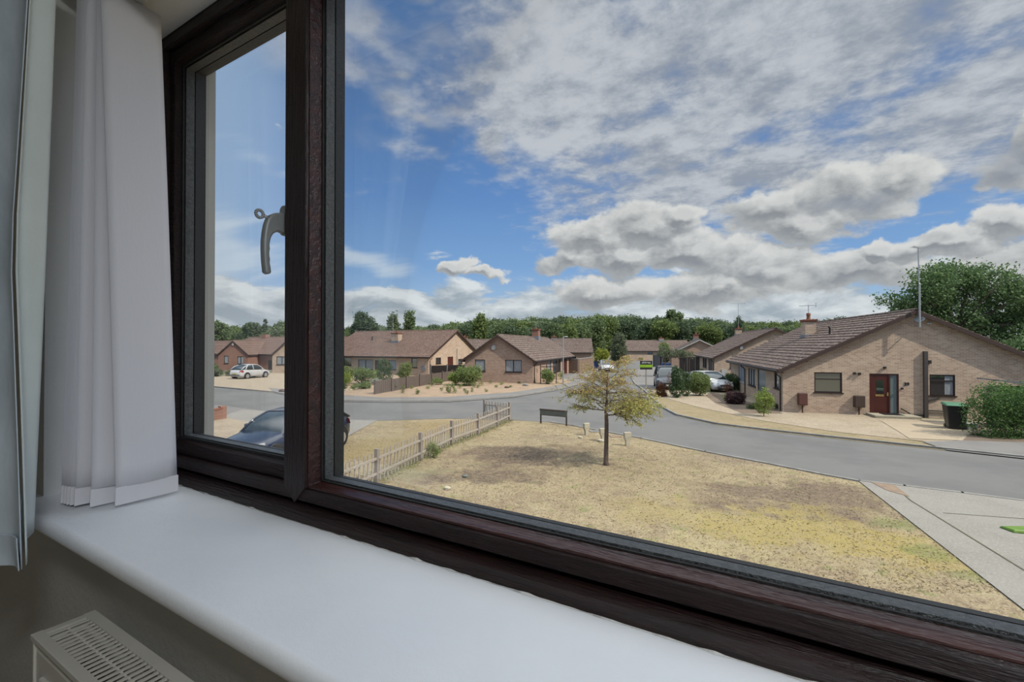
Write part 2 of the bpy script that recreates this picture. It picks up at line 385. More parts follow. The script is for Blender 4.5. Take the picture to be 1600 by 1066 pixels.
def leafmesh(name, pts, size, rng, flat=0, jit=.4, aspect=.6):
    n = len(pts); pts = np.asarray(pts, float)
    d = rng.normal(size=(n, 3)); d[:, 2] *= (1-flat); d /= np.linalg.norm(d, axis=1)[:, None]
    e = rng.normal(size=(n, 3)); e -= (e*d).sum(1)[:, None]*d; e /= np.linalg.norm(e, axis=1)[:, None]
    sz = size*(1-jit+2*jit*rng.random(n))[:, None]
    a = d*sz*.5; b = e*sz*.5*aspect
    v = np.empty((n, 4, 3)); v[:, 0] = pts-a; v[:, 1] = pts+b+a*.1; v[:, 2] = pts+a; v[:, 3] = pts-b+a*.1
    me = bpy.data.meshes.new(name)
    me.vertices.add(4*n); me.vertices.foreach_set('co', v.reshape(-1).astype(np.float32))
    me.loops.add(4*n); me.loops.foreach_set('vertex_index', np.arange(4*n, dtype=np.int32))
    me.polygons.add(n); me.polygons.foreach_set('loop_start', np.arange(0, 4*n, 4, dtype=np.int32)); me.polygons.foreach_set('loop_total', np.full(n, 4, dtype=np.int32))
    me.update(calc_edges=True); return me
def clumps(blobs, k, per, rc, rng, shell=(.65, 1.02), zmin=None):
    """points in small clumps over the surface of ellipsoid blobs"""
    vol = np.array([b[3]*b[4]*b[5] for b in blobs])**.67; vol /= vol.sum(); out = []
    for b, q in zip(blobs, vol):
        kk = max(3, int(k*q)); d = rng.normal(size=(kk, 3)); d /= np.linalg.norm(d, axis=1)[:, None]
        r = shell[0]+(shell[1]-shell[0])*rng.random(kk)**.6
        c = d*r[:, None]*np.array(b[3:6])+np.array(b[:3])
        p = np.repeat(c, per, axis=0)+rng.normal(size=(kk*per, 3))*rc
        out.append(p)
    p = np.concatenate(out)
    if zmin is not None: p[:, 2] = np.where(p[:, 2] < zmin, zmin+rng.random(len(p))*rc, p[:, 2])
    return p

# =================================================================== WINDOW AND ROOM
ALB = 1.0
M['upvc'] = mat('mahogany_woodgrain_frame', (.020, .0085, .0075), (.034, .012, .009), 30, .36, .35, 60, stretch=(1, 1, 1), spec=.5)
def grain(axis):
    m = M['upvc'].copy(); m.name = 'mahogany_woodgrain_'+axis
    return m
def woodgrain(name, stretch, a=(.009, .0045, .0045), b=(.028, .010, .009)):
    m = mat(name, a, b, 70, .33, .5, 110, stretch=stretch, lo=.3, hi=.75, det=5); return m
M['upvc_h'] = woodgrain('mahogany_woodgrain', (.12, 1.5, 1.5))
M['upvc_v'] = woodgrain('mahogany_woodgrain_upright', (1.5, 1.5, .12))
M['bead'] = mat('red_brown_glazing_bead', (.055, .015, .011), (.02, .007, .006), 26, .32, .4, 50, stretch=(.15, 1.5, 1.5))
M['gasket'] = mat('black_rubber_gasket', (.012, .012, .012), None, 60, .6, .3)
M['spacer'] = mat('grey_spacer_bar', (.13, .135, .135), (.07, .075, .078), 150, .4, .5, 300, metal=.4)
M['glass'] = glass_mat('window_glass', (.985, .995, .99), .16)
M['paint_white'] = mat('white_gloss_sill_paint', (.80, .82, .84), (.77, .79, .82), 6, .42, .06, 40, spec=.4)
M['plaster'] = mat('white_plaster', (.74, .74, .72), (.70, .70, .69), 2.2, .9, .1, 60)
M['wall'] = mat('magnolia_wall', (.52, .50, .45), (.47, .455, .41), 2, .9, .12, 70)
M['carpet'] = mat('beige_carpet', (.30, .26, .21), (.24, .20, .16), 60, 1, .4, 200)
M['vane'] = mat('white_blind_fabric', (.77, .76, .79), (.73, .72, .76), 3, .85, .08, 300, stretch=(1, 1, .1))
M['curtain'] = mat('blue_grey_sateen', (.56, .64, .71), (.42, .50, .57), 4, .5, .3, 9, stretch=(1, 1, .6))
M['lining'] = mat('pale_curtain_lining', (.60, .645, .62), (.54, .59, .57), 4, .9, .1, 60)
M['rad'] = mat('cream_radiator_enamel', (.62, .60, .54), (.58, .56, .50), 5, .4)

def ring(mb, x0, x1, z0, z1, prof):
    """mitred rectangular frame; prof = closed loop of (inset, y)"""
    n = len(prof); b = len(mb.v)
    for i, y in prof:
        mb.v += [(x0+i, y, z0+i), (x1-i, y, z0+i), (x1-i, y, z1-i), (x0+i, y, z1-i)]
    for k in range(n):
        p = b+4*k; q = b+4*((k+1) % n)
        for c in range(4):
            d = (c+1) % 4; mb.f.append([p+c, p+d, q+d, q+c])
    return mb
SZ = CAMZ-.34        # sill top 3.16
XL, XR = -1.435, 1.235
HZ = CAMZ+.81        # head of the reveal
win = thing('window_1', None, None, (0, 0, 0)); win['kind'] = 'structure'
BZ = SZ+.033; FZ = SZ+.060; TZ = HZ-.035
fb = ring(MB(), XL+.008, XR-.008, BZ, HZ-.008, [(0, .573), (.024, .573), (.027, .579), (.027, .66), (0, .66)])
fb.box(XL, XL+.0082, .575, .66, SZ, HZ); fb.box(XR-.0082, XR, .575, .66, SZ, HZ); fb.box(XL+.008, XR-.008, .575, .66, HZ-.0082, HZ)
o = fb.build('window_frame', M['upvc_h'], win, bevel=.0015)
# quadrant trim along the sill
pr = [(.60, SZ)]+[(.578-.024*math.cos(t), SZ+.024*math.sin(t)) for t in [R(a) for a in range(0, 91, 15)]]+[(.60, SZ+.0242)]
MB().add([(XL, y, z) for y, z in pr]+[(XR, y, z) for y, z in pr], [list(range(9)), list(range(9, 18))[::-1]]+[[i, (i+1) % 9, 9+(i+1) % 9, 9+i] for i in range(9)]).build('sill_trim', M['upvc_h'], win, smooth=False)
MB().box(XL, XR, .60, .68, SZ-.03, BZ).build('sub_sill', M['upvc_h'], win)
MB().box(XL, XR, .590, .655, SZ+.02, BZ+.003).build('recess_strip', M['gasket'], win)
random.seed(12); ck = MB(); xs_ = [XL+(XR-XL)*i/160 for i in range(161)]
for x in xs_:
    d_ = random.uniform(0, 1)**2*.0055*(1 if random.random() < .55 else .35); ck.v += [(x, .5565, SZ-.001), (x, .5525-d_*.8, SZ+.0003), (x, .5565, SZ+.0012+d_*.75)]
for i in range(160):
    for k in range(3): a_ = i*3+k; b_ = i*3+(k+1) % 3; ck.f.append([a_, b_, b_+3, a_+3])
ck.build('sealant_bead', mat('old_white_sealant', (.62, .62, .60), (.30, .29, .28), 40, .7, lo=.45, hi=.7), win)
def mullion(xa, xb):
    xm = (xa+xb)/2; w = (xb-xa)/2
    poly = [(xa, FZ), (xm, max(FZ-w*1.05, BZ-.006)), (xb, FZ), (xb, TZ), (xm, TZ+w*.95), (xa, TZ)]
    MB().prism(poly, .5705, .66).build('mullion', M['upvc_v'], win, bevel=.0015)
mullion(-.872, -.805); mullion(.60, .667)
def glazing(x0, x1, z0, z1, nm):
    g = MB().box(x0-.006, x1+.006, .606, .630, z0-.006, z1+.006).build('glass_pane', M['glass'], nm)
    ring(MB(), x0-.004, x1+.004, z0-.004, z1+.004, [(0, .608), (.010, .608), (.010, .628), (0, .628)]).build('spacer_bar', M['spacer'], g)
    ring(MB(), x0-.005, x1+.005, z0-.005, z1+.005, [(0, .6005), (.0085, .6015), (.0085, .6055), (0, .6055)]).build('gasket', M['gasket'], g)
    ring(MB(), x0-.006, x1+.006, z0-.006, z1+.006, [(0, .6305), (.012, .6305), (.004, .66), (0, .66)]).build('outer_rebate', M['gasket'], g)
ring(MB(), -.805, .60, FZ, TZ, [(-.001, .5765), (.003, .5765), (.007, .600), (.007, .604), (-.001, .604)]).build('glazing_bead', M['bead'], win, bevel=.001)
glazing(-.799, .594, FZ+.006, TZ-.006, win)
def sash(x0, x1):
    s = ring(MB(), x0, x1, FZ+.002, TZ-.002, [(0, .588), (.024, .588), (.027, .590), (.035, .6035), (.036, .655), (0, .655)]).build('sash', M['upvc_h'], win, bevel=.001)
    ring(MB(), x0-.002, x1+.002, FZ, TZ, [(0, .592), (.004, .592), (.004, .60), (0, .60)]).build('seal', M['gasket'], s)
    glazing(x0+.036, x1-.036, FZ+.038, TZ-.038, s); return s
sash1 = sash(-1.399, -.873); sash2 = sash(.668, 1.199)
# handle on the opening sash
M['handle'] = mat('grey_enamel_handle', (.34, .36, .365), None, 30, .45, metal=.2)
hc = [(1168, 410), (1125, 407), (1085, 409), (1045, 422), (1005, 450), (978, 490), (963, 540), (953, 600), (946, 670), (945, 740), (949, 830), (955, 890), (962, 945), (985, 950), (1008, 946), (1012, 930), (1006, 885), (999, 850), (1003, 822), (996, 795), (996, 760), (1002, 735), (997, 710), (1000, 680), (1010, 640), (1030, 603), (1060, 580), (1090, 573), (1130, 583), (1168, 600)]
def hy(cx): return .588 - (1168-cx)*.1876*.00131
def hz(cy): return CAMZ+(CV-(250+cy*.1876))/786
poly = [(hy(a), hz(b)) for a, b in hc]
HX = -.889
hb = MB().prism(poly, HX-.008, HX+.008, 'x').build('handle', M['handle'], sash1, bevel=.004)
bp = []
for k in range(16):
    t = 2*math.pi*k/16; bp.append((HX+.0125*math.cos(t), (hz(465)+.019*(1 if math.sin(t) > 0 else -1))+.0125*math.sin(t)))
MB().prism(bp, .577, .589).build('handle_plate', M['handle'], hb, bevel=.002)
kb = MB(); kb.tube([(HX, hy(1000), hz(480)), (HX, hy(960), hz(462))], .0035, 8)
for k in range(14):
    t0 = 2*math.pi*k/14; t1 = 2*math.pi*(k+1)/14
    kb.tube([(HX-.002, hy(930)+.0075*math.cos(t0), hz(455)+.0075*math.sin(t0)), (HX-.002, hy(930)+.0075*math.cos(t1), hz(455)+.0075*math.sin(t1))], .0032, 6)
kb.build('key', M['grey_metal'], hb, smooth=True)

# sill board with rounded nose
npf = [(.575, SZ-.028), (.575, SZ)]+[(.319-.014*math.sin(R(a)), SZ-.014+.014*math.cos(R(a))) for a in range(0, 181, 6)]
n = len(npf); X0, X1 = -1.50, 1.30
sb = MB().add([(X0, y, z) for y, z in npf]+[(X1, y, z) for y, z in npf], [list(range(n)), list(range(n, 2*n))[::-1]]+[[i, (i+1) % n, n+(i+1) % n, n+i] for i in range(n)]).build('trim_1', M['paint_white'], smooth=True)
sb.data.set_sharp_from_angle(angle=R(25))
tag(sb, kind='structure')
# front wall around the opening (inner face y=.36)
YI, YO = .36, .72
RX0, RX1, RY0, FLZ, CEZ = -2.3, 2.7, -3.4, 2.4, 4.82
wf = MB()
wf.box(RX0, XL, YI, YO, 0, CEZ); wf.box(XR, RX1, YI, YO, 0, CEZ); wf.box(XL, XR, YI, YO, 0, SZ-.0285); wf.box(XL, XR, YI, YO, HZ, CEZ)
tag(wf.build('wall_front', M['wall']), kind='structure')
rv = MB(); rv.box(XL-.001, XL+.002, YI-.0, .573, SZ, HZ); rv.box(XR-.002, XR+.001, YI, .573, SZ, HZ); rv.box(XL, XR, YI, .573, HZ-.003, HZ+.001)
tag(rv.build('trim_2', M['plaster']), kind='structure')
tag(MB().box(RX0-.2, RX0, RY0, YO, 0, CEZ).build('wall_left', M['wall']), kind='structure')
tag(MB().box(RX1, RX1+.2, RY0, YO, 0, CEZ).build('wall_right', M['wall']), kind='structure')
tag(MB().box(RX0-.2, RX1+.2, RY0-.2, RY0, 0, CEZ).build('wall_back', M['wall']), kind='structure')
tag(MB().box(RX0-.2, RX1+.2, RY0-.2, YO, CEZ, CEZ+.3).build('ceiling', M['plaster']), kind='structure')
tag(MB().box(RX0, RX1, RY0, YI, FLZ-.25, FLZ).build('floor', M['carpet']), kind='structure')
# flush ceiling lamp out of view, added as fill for sill and blind
LX, LY = 1.25, -.45
lt = thing('added_fill_lamp', 'added fill lamp out of view, round and flush on the ceiling with a white diffuser', 'lamp', (LX, LY, CEZ))
MB().lathe((0, 0, -.035), [(.21, 0), (.21, .035)], 28).build('fill_lamp_base', M['plaster'], lt)
dm = bpy.data.materials.new('fill_lamp_diffuser'); dm.use_nodes = True; dm.node_tree.nodes['Principled BSDF'].inputs['Emission Color'].default_value = (1, .95, .88, 1); dm.node_tree.nodes['Principled BSDF'].inputs['Emission Strength'].default_value = 2
MB().lathe((0, 0, -.075), [(.05, 0), (.15, .006), (.19, .02), (.195, .04)], 28).build('diffuser', dm, lt, smooth=True)
pl = bpy.data.lights.new('fill_light', 'AREA'); pl.shape = 'DISK'; pl.size = .36; pl.energy = FILL_LAMP_W; pl.color = (.93, .97, 1.0)
po = bpy.data.objects.new('fill_light', pl); COL.objects.link(po); po.parent = lt; po.location = (0, 0, -.082)

# radiator
rd = thing('radiator', 'cream panel radiator with a slotted top grille on the wall under the window sill', 'radiator', (-1.07, .26, FLZ))
rw, rdp, rh = 1.7, .072, CAMZ-.478-FLZ
MB().box(.004, rw-.004, .0, .014, .12, rh-.022).build('front_panel', M['rad'], rd, bevel=.004)
pb = MB()
for k in range(int((rw-.06)/.055)):
    x = .04+k*.055; pb.box(x, x+.028, -.006, .002, .16, rh-.055)
pb.build('fluting', M['rad'], rd, bevel=.003)
MB().box(.004, rw-.004, rdp-.012, rdp, .12, rh-.018).build('back_panel', M['rad'], rd, bevel=.003)
for x in (0, rw-.006): MB().box(x, x+.006, -.003, rdp+.003, .12, rh-.004).build('side_cover', M['rad'], rd, bevel=.001)
g = MB(); g.box(-.002, rw, -.005, .010, rh-.008, rh); g.box(-.002, rw, rdp-.010, rdp+.006, rh-.008, rh); g.box(-.001, .012, .010, rdp-.010, rh-.0085, rh-.0008); g.box(rw-.012, rw-.001, .010, rdp-.010, rh-.0085, rh-.0008)
k = .020
while k < rw-.02:
    g.box(k, k+.0042, .008, rdp-.008, rh-.0035, rh-.001); k += .0128
g.box(.010, rw-.01, rdp/2-.0015, rdp/2+.0015, rh-.008, rh-.0036)
g.build('top_grille', M['rad'], rd, bevel=.0)
MB().box(.02, rw-.02, .016, rdp-.014, .14, rh-.07).build('convector_fins', mat('shadowed_fins', (.05, .048, .045), None, 9, .6), rd)  # fin colour kept near black to paint shade into the grille slots
# inlet pipe to the floor
MB().tube([(.05, .036, .13), (.05, .036, .0)], .0075, 8).build('pipe', M['rad'], rd)
MB().tube([(rw-.05, .036, .13), (rw-.05, .036, .0)], .0075, 8).build('pipe', M['rad'], rd)
for x in (.25, rw-.25): MB().box(x, x+.03, rdp, .0995, .3, rh-.1).build('wall_bracket', M['rad'], rd)

# vertical blind drawn to the left end of the window
bl = thing('vertical_blind', 'white vertical blind stacked open at the left end of the window sill', 'blind', (0, 0, 0))
MB().box(-1.42, 1.22, .435, .475, HZ-.032, HZ-.003).build('headrail', M['white_trim'], bl, bevel=.003)
# (x, y of the near bottom edge, turn, lean of the top in x)
vanes = [(-1.196, .409, 0, -.066), (-1.232, .380, 2, -.044), (-1.268, .366, 4, -.020), (-1.281, .363, 5, -.012), (-1.293, .361, 7, -.008), (-1.304, .360, 9, 0), (-1.315, .358, 10, .0), (-1.327, .362, 8, .0), (-1.345, .372, 5, 0)]
for i, (vx, vy, tw, lean) in enumerate(vanes):
    wv = .112; zb = SZ+.006+.0015*i*0; zt = HZ-.034
    mb = MB(); nz_, nw = 24, 8
    for a in range(nz_+1):
        q = a/nz_; z = zb+.036+(zt-zb-.036)*q
        for c in range(nw+1):
            s_ = c/nw; an = R(90-tw*(1-.3*q)); ln = lean*q+.003*math.sin(3.1*q+i)
            bow = .004*math.sin(math.pi*s_)*(1+.3*math.sin(i*2.1))
            mb.v.append((vx+ln+math.cos(an)*wv*s_+bow, vy+.018*q*(1 if i else -.6)+math.sin(an)*wv*s_, z))
    for a in range(nz_):
        for c in range(nw):
            p = a*(nw+1)+c; mb.f.append([p, p+1, p+nw+2, p+nw+1])
    o = mb.build('vane', M['vane'], bl, smooth=True)
    so_ = o.modifiers.new('solid', 'SOLIDIFY'); so_.thickness = .0006
    an = R(90-tw); dx, dy = math.cos(an), math.sin(an); nx, ny = -dy, dx
    P = []
    for zz_, e0, t in ((zb, -.002, .0035), (zb+.037, -.001, .0022)):
        for s_, sg in ((e0, -1), (wv+.002, -1), (wv+.002, 1), (e0, 1)):
            P.append((vx+dx*s_+nx*sg*t*.5+.0015, vy+dy*s_+ny*sg*t*.5, zz_))
    MB().hexa(P).build('weight_pocket', M['vane'], o, bevel=.0008)

# curtain at the far left, hanging from a pole above
cu = thing('curtain', 'blue-grey sateen curtain with pale lining hanging at the left edge of the window', 'curtain', (-1.05, .2, HZ))
def curtain_sheet(nm, mt, path_fn, n, zt, zb_fn):
    mb = MB(); nz_ = 40
    for a in range(nz_+1):
        q = a/nz_
        for c in range(n+1):
            s_ = c/n; x, y = path_fn(s_, q); zb = zb_fn(s_); z = zt+(zb-zt)*q
            mb.v.append((x+1.05, y-.2, z-HZ))
    for a in range(nz_):
        for c in range(n):
            p = a*(n+1)+c; mb.f.append([p, p+1, p+n+2, p+n+1])
    o = mb.build(nm, mt, cu, smooth=True); m_ = o.modifiers.new('solid', 'SOLIDIFY'); m_.thickness = .0012; return o
def px_xy(u, y):     # point at distance y from the window plane, seen along pixel column u
    a = math.atan((u-CU)/F)-TH; return (y*math.tan(a), y)
def lining_path(s_, q):   # lining strip: leading edge (s=0) to fold (s=1)
    u0 = 92-42*q-8*q*(1-q); u1 = 62-52*q**.5*(1-q)*1.0-22*q
    u1 = 60-46*min(q*1.6, 1)+(24*max(0, q-.55)/.45)
    y0, y1 = .262, .225
    a = px_xy(u0, y0); b = px_xy(u1, y1)
    w = .006*math.sin(s_*math.pi*2+q*2)
    return a[0]+(b[0]-a[0])*s_+w, a[1]+(b[1]-a[1])*s_+w*.6
def face_path(s_, q):     # face fabric: from the fold leftwards with pleats
    u1 = 60-46*min(q*1.6, 1)+(24*max(0, q-.55)/.45)
    b = px_xy(u1, .224)
    pl_ = .016*math.sin(s_*math.pi*7+1.2*math.sin(q*2.2))*min(1, s_*6)
    cre = .003*math.sin(q*38+s_*20)*math.sin(s_*9)*q
    return b[0]-.42*s_-.03*s_*q, b[1]-.008*min(1, s_*7)+pl_+cre
curtain_sheet('lining', M['lining'], lining_path, 10, CAMZ+.86, lambda s_: CAMZ-.318-.012*s_)
curtain_sheet('face_fabric', M['curtain'], face_path, 110, CAMZ+.86, lambda s_: CAMZ-.335-.01*s_)
hm = curtain_sheet('hem', M['curtain'], lambda s_, q: (face_path(s_, .93+.07*q)[0], face_path(s_, .93+.07*q)[1]-.003), 110, CAMZ-.29, lambda s_: CAMZ-.336-.01*s_)
cp = thing('curtain_pole', 'white curtain pole above the window', 'curtain pole', (-1.9, .25, CAMZ+.89))
MB().tube([(0, 0, 0), (3.8, 0, 0)], .012, 12).build('pole', M['white_trim'], cp, smooth=True)
for x in (.1, 3.7): MB().tube([(x, 0, 0), (x, .11, 0)], .008, 8).build('bracket', M['white_trim'], cp)
for x in (-.02, 3.82): MB().ball((x, 0, 0), .024).build('finial', M['white_trim'], cp, smooth=True)

#EXTERIOR
# =================================================================== GROUND
ALB = .56
def ground(name, px, z, m, world=None, kind='structure'):
    pts = [GP(*p, z) for p in px] if px else []
    if world: pts = [Vector((p[0], p[1], z)) for p in world] if not px else pts+world
    me = bpy.data.meshes.new(name); me.from_pydata([tuple(p) for p in pts], [], [list(range(len(pts)))])
    bm = bmesh.new(); bm.from_mesh(me); bmesh.ops.triangulate(bm, faces=bm.faces, ngon_method='EAR_CLIP'); bmesh.ops.recalc_face_normals(bm, faces=bm.faces)
    for f in bm.faces:
        if f.normal.z < 0: f.normal_flip()
    bm.to_mesh(me); bm.free()
    return tag(link(name, me, None, m), kind=kind)
def gmat(name, cols, scales, rough=.95, bump=.4, bs=30, extra=None):
    """layered noise ground: base colour then (colour, scale, lo, hi, amount)"""
    m = bpy.data.materials.new(name); m.use_nodes = True; N = m.node_tree.nodes; L = m.node_tree.links; p = N['Principled BSDF']
    p.inputs['Roughness'].default_value = rough; p.inputs['Specular IOR Level'].default_value = .15
    tc = N.new('ShaderNodeTexCoord'); src = tc.outputs['Object']
    c = None; cols = sc(cols)
    for (col, scl, lo, hi, amt) in scales:
        col = sc(col)
        n = N.new('ShaderNodeTexNoise'); n.inputs['Scale'].default_value = scl; n.inputs['Detail'].default_value = 6; n.inputs['Roughness'].default_value = .65
        mp = N.new('ShaderNodeMapping'); mp.inputs['Location'].default_value = (scl*3.1+col[0]*20, col[1]*30, 0); L.new(src, mp.inputs[0]); L.new(mp.outputs[0], n.inputs['Vector'])
        r = N.new('ShaderNodeMapRange'); L.new(n.outputs[0], r.inputs[0]); r.inputs[1].default_value = lo; r.inputs[2].default_value = hi; r.inputs[4].default_value = amt
        q = N.new('ShaderNodeMix'); q.data_type = 'RGBA'; L.new(r.outputs[0], q.inputs[0]); q.inputs[7].default_value = col+(1,)
        if c is None: q.inputs[6].default_value = cols+(1,)
        else: L.new(c, q.inputs[6])
        c = q.outputs[2]
    if extra: c = extra(N, L, src, c)
    L.new(c, p.inputs['Base Color'])
    n = N.new('ShaderNodeTexNoise'); n.inputs['Scale'].default_value = bs; n.inputs['Detail'].default_value = 5; L.new(src, n.inputs['Vector'])
    b = N.new('ShaderNodeBump'); b.inputs['Strength'].default_value = bump; b.inputs['Distance'].default_value = .03; L.new(n.outputs[0], b.inputs['Height']); L.new(b.outputs[0], p.inputs['Normal'])
    return m
def spots(lst):
    """coloured patches of bare soil, moss or yellow grass at fixed ground spots: (u, v, ru, rd, colour, amount)"""
    def fn(N, L, src, c):
        wn = N.new('ShaderNodeTexNoise'); wn.inputs['Scale'].default_value = 1.1; wn.inputs['Detail'].default_value = 7; wn.inputs['Roughness'].default_value = .7; L.new(src, wn.inputs['Vector'])
        sw = N.new('ShaderNodeVectorMath'); sw.operation = 'SUBTRACT'; L.new(wn.outputs['Color'], sw.inputs[0]); sw.inputs[1].default_value = (.5, .5, .5)
        for (u, v, rx, ry, col, amt) in lst:
            g = GP(u, v)
            ml = N.new('ShaderNodeVectorMath'); ml.operation = 'SCALE'; L.new(sw.outputs[0], ml.inputs[0]); ml.inputs['Scale'].default_value = 2.6*min(rx, 2.5)
            ad = N.new('ShaderNodeVectorMath'); ad.operation = 'ADD'; L.new(src, ad.inputs[0]); L.new(ml.outputs[0], ad.inputs[1])
            mp = N.new('ShaderNodeMapping'); mp.vector_type = 'TEXTURE'; mp.inputs['Location'].default_value = (g.x, g.y, 0); mp.inputs['Rotation'].default_value = (0, 0, TH); mp.inputs['Scale'].default_value = (rx, ry, 1e3)
            L.new(ad.outputs[0], mp.inputs[0])
            ln = N.new('ShaderNodeVectorMath'); ln.operation = 'LENGTH'; L.new(mp.outputs[0], ln.inputs[0])
            r = N.new('ShaderNodeMapRange'); r.interpolation_type = 'SMOOTHSTEP'; L.new(ln.outputs[1], r.inputs[0]); r.inputs[1].default_value = 1.25; r.inputs[2].default_value = .35; r.inputs[4].default_value = amt
            f2 = N.new('ShaderNodeTexNoise'); f2.inputs['Scale'].default_value = 9; f2.inputs['Detail'].default_value = 4; L.new(src, f2.inputs['Vector'])
            r2 = N.new('ShaderNodeMapRange'); L.new(f2.outputs[0], r2.inputs[0]); r2.inputs[1].default_value = .3; r2.inputs[2].default_value = .62; r2.inputs[3].default_value = .5
            mu = N.new('ShaderNodeMath'); mu.operation = 'MULTIPLY'; L.new(r.outputs[0], mu.inputs[0]); L.new(r2.outputs[0], mu.inputs[1])
            q = N.new('ShaderNodeMix'); q.data_type = 'RGBA'; L.new(mu.outputs[0], q.inputs[0]); L.new(c, q.inputs[6]); q.inputs[7].default_value = sc(col)+(1,); c = q.outputs[2]
        return c
    return fn
M['far_ground'] = gmat('dry_field', (.33, .29, .20), [((.25, .24, .15), .05, .4, .6, .8), ((.20, .19, .11), 3, .45, .7, .5)], bump=.1)
M['lawn'] = gmat('dry_lawn', (.50, .40, .25), [((.36, .265, .175), .6, .44, .60, .8), ((.56, .47, .29), 2.3, .48, .62, .8), ((.22, .165, .12), 4.5, .54, .66, .75), ((.62, .53, .35), 22, .50, .64, .8), ((.17, .13, .08), 28, .53, .66, .75), ((.31, .33, .13), 2.6, .55, .66, .65)], bump=.9, bs=40,
    extra=spots([(600, 700, 2.0, 2.0, (.40, .31, .14), .8), (680, 668, 2.2, 2.2, (.42, .31, .15), .7), (815, 712, 2.5, 1.7, (.155, .112, .092), .95), (750, 745, 1.9, .9, (.165, .12, .10), .9), (900, 700, 1.3, .8, (.22, .16, .12), .6), (1250, 775, 2.8, .9, (.20, .145, .12), .8), (1310, 800, 1.6, .7, (.22, .16, .13), .6), (1150, 715, 1.6, .9, (.30, .235, .19), .5), (860, 685, 1.6, .8, (.33, .26, .20), .5),
                 (1210, 820, 2.1, 1.1, (.52, .42, .13), .75), (1050, 800, 1.6, .9, (.55, .45, .19), .6), (1380, 860, 1.5, .9, (.53, .42, .13), .75), (1100, 870, 1.9, .6, (.60, .52, .27), .6),
                 (1400, 820, .55, .3, (.22, .29, .09), .6), (1450, 865, .45, .3, (.22, .30, .09), .6), (1510, 900, .4, .25, (.22, .29, .09), .5), (700, 690, 1.2, 1.6, (.40, .37, .22), .55), (640, 735, 1.1, 1.0, (.36, .36, .20), .5)]))
M['verge'] = gmat('dry_grass_verge', (.44, .35, .22), [((.33, .29, .16), 1.1, .44, .6, .8), ((.30, .22, .13), 4, .5, .66, .7), ((.60, .50, .32), 20, .5, .66, .6)], bump=.8)
M['asphalt'] = gmat('grey_asphalt', (.255, .252, .242), [((.18, .181, .18), .25, .45, .6, .6), ((.30, .30, .30), 1.3, .5, .7, .35), ((.15, .15, .155), 60, .52, .68, .5), ((.36, .36, .35), 75, .58, .68, .5)], bump=.25, bs=90)
M['pavement'] = gmat('grey_pavement', (.31, .295, .28), [((.25, .24, .23), .6, .45, .6, .6), ((.38, .36, .34), 12, .5, .7, .5)], bump=.3, bs=60)
M['gravel'] = gmat('buff_gravel', (.54, .445, .325), [((.42, .33, .235), 1.0, .45, .62, .6), ((.74, .66, .53), 14, .5, .66, .8), ((.30, .24, .17), 18, .56, .66, .7)], bump=1, bs=30)
M['gravel_pink'] = gmat('pinkish_gravel', (.53, .385, .265), [((.38, .28, .20), .8, .45, .62, .7), ((.68, .55, .42), 9, .52, .66, .7), ((.22, .22, .12), 3, .58, .68, .7)], bump=1, bs=24)
M['brown_gravel'] = gmat('brown_gravel', (.28, .215, .165), [((.20, .155, .12), 1.5, .45, .6, .7), ((.40, .33, .26), 14, .52, .66, .7)], bump=1, bs=24)
M['concrete'] = gmat('pebbled_concrete', (.42, .40, .355), [((.34, .32, .29), .8, .45, .62, .6), ((.56, .53, .47), 26, .5, .66, .7), ((.27, .255, .235), 30, .55, .66, .55)], bump=.5, bs=70)
M['kerb'] = mat('concrete_kerb', (.40, .385, .35), (.28, .265, .24), 3, .9, .2)
M['slab'] = gmat('buff_paving_slabs', (.56, .46, .33), [((.48, .40, .30), 1.2, .45, .62, .6), ((.64, .55, .42), 10, .5, .7, .4)], bump=.2)

tag(MB().box(-700, 700, YO-.0, 900, -.3, 0).build('field_ground', M['far_ground']), kind='structure')
near_kerb = [(310, 629), (445, 645), (518, 656), (600, 657), (700, 654), (800, 656), (860, 660), (893, 665), (935, 673), (1000, 685), (1100, 706), (1200, 725), (1280, 741), (1340, 752), (1410, 760), (1500, 771), (1600, 784), (1760, 805)]
right_kerb = [(1760, 731), (1600, 717), (1460, 702), (1300, 685), (1200, 674), (1120, 664), (1058, 650), (1035, 638), (1022, 626), (1008, 612), (992, 600), (986, 590), (990, 580), (1010, 572), (1028, 566), (1050, 563)]
left_kerb = [(970, 561), (955, 569), (945, 577), (932, 587), (905, 601), (870, 610), (800, 621), (700, 628), (600, 628.5), (518, 627), (470, 622), (430, 614), (310, 603), (220, 597)]
# lawn in front of our house, left garden strip, road on top of each other a little raised
lawn_pts = [GP(*p) for p in [(560, 657), (700, 654.5), (800, 656), (860, 660), (893, 665), (935, 673), (1000, 685), (1100, 706), (1200, 725), (1280, 741), (1340, 752), (1440, 830), (1600, 957)]]
lawn_pts = [(p.x, p.y) for p in lawn_pts]+[(3.0, YO), (-9, YO)]
a_, b_ = GP(518, 697), GP(600, 660)
dv_ = (a_-b_); far = b_+dv_*3.2
lawn_pts += [(far.x, far.y), (a_.x, a_.y)]
ground('lawn_ground', None, .012, M['lawn'], world=lawn_pts)
ground('asphalt_road', [(220, 618)]+near_kerb+right_kerb+left_kerb, .02, M['asphalt'])
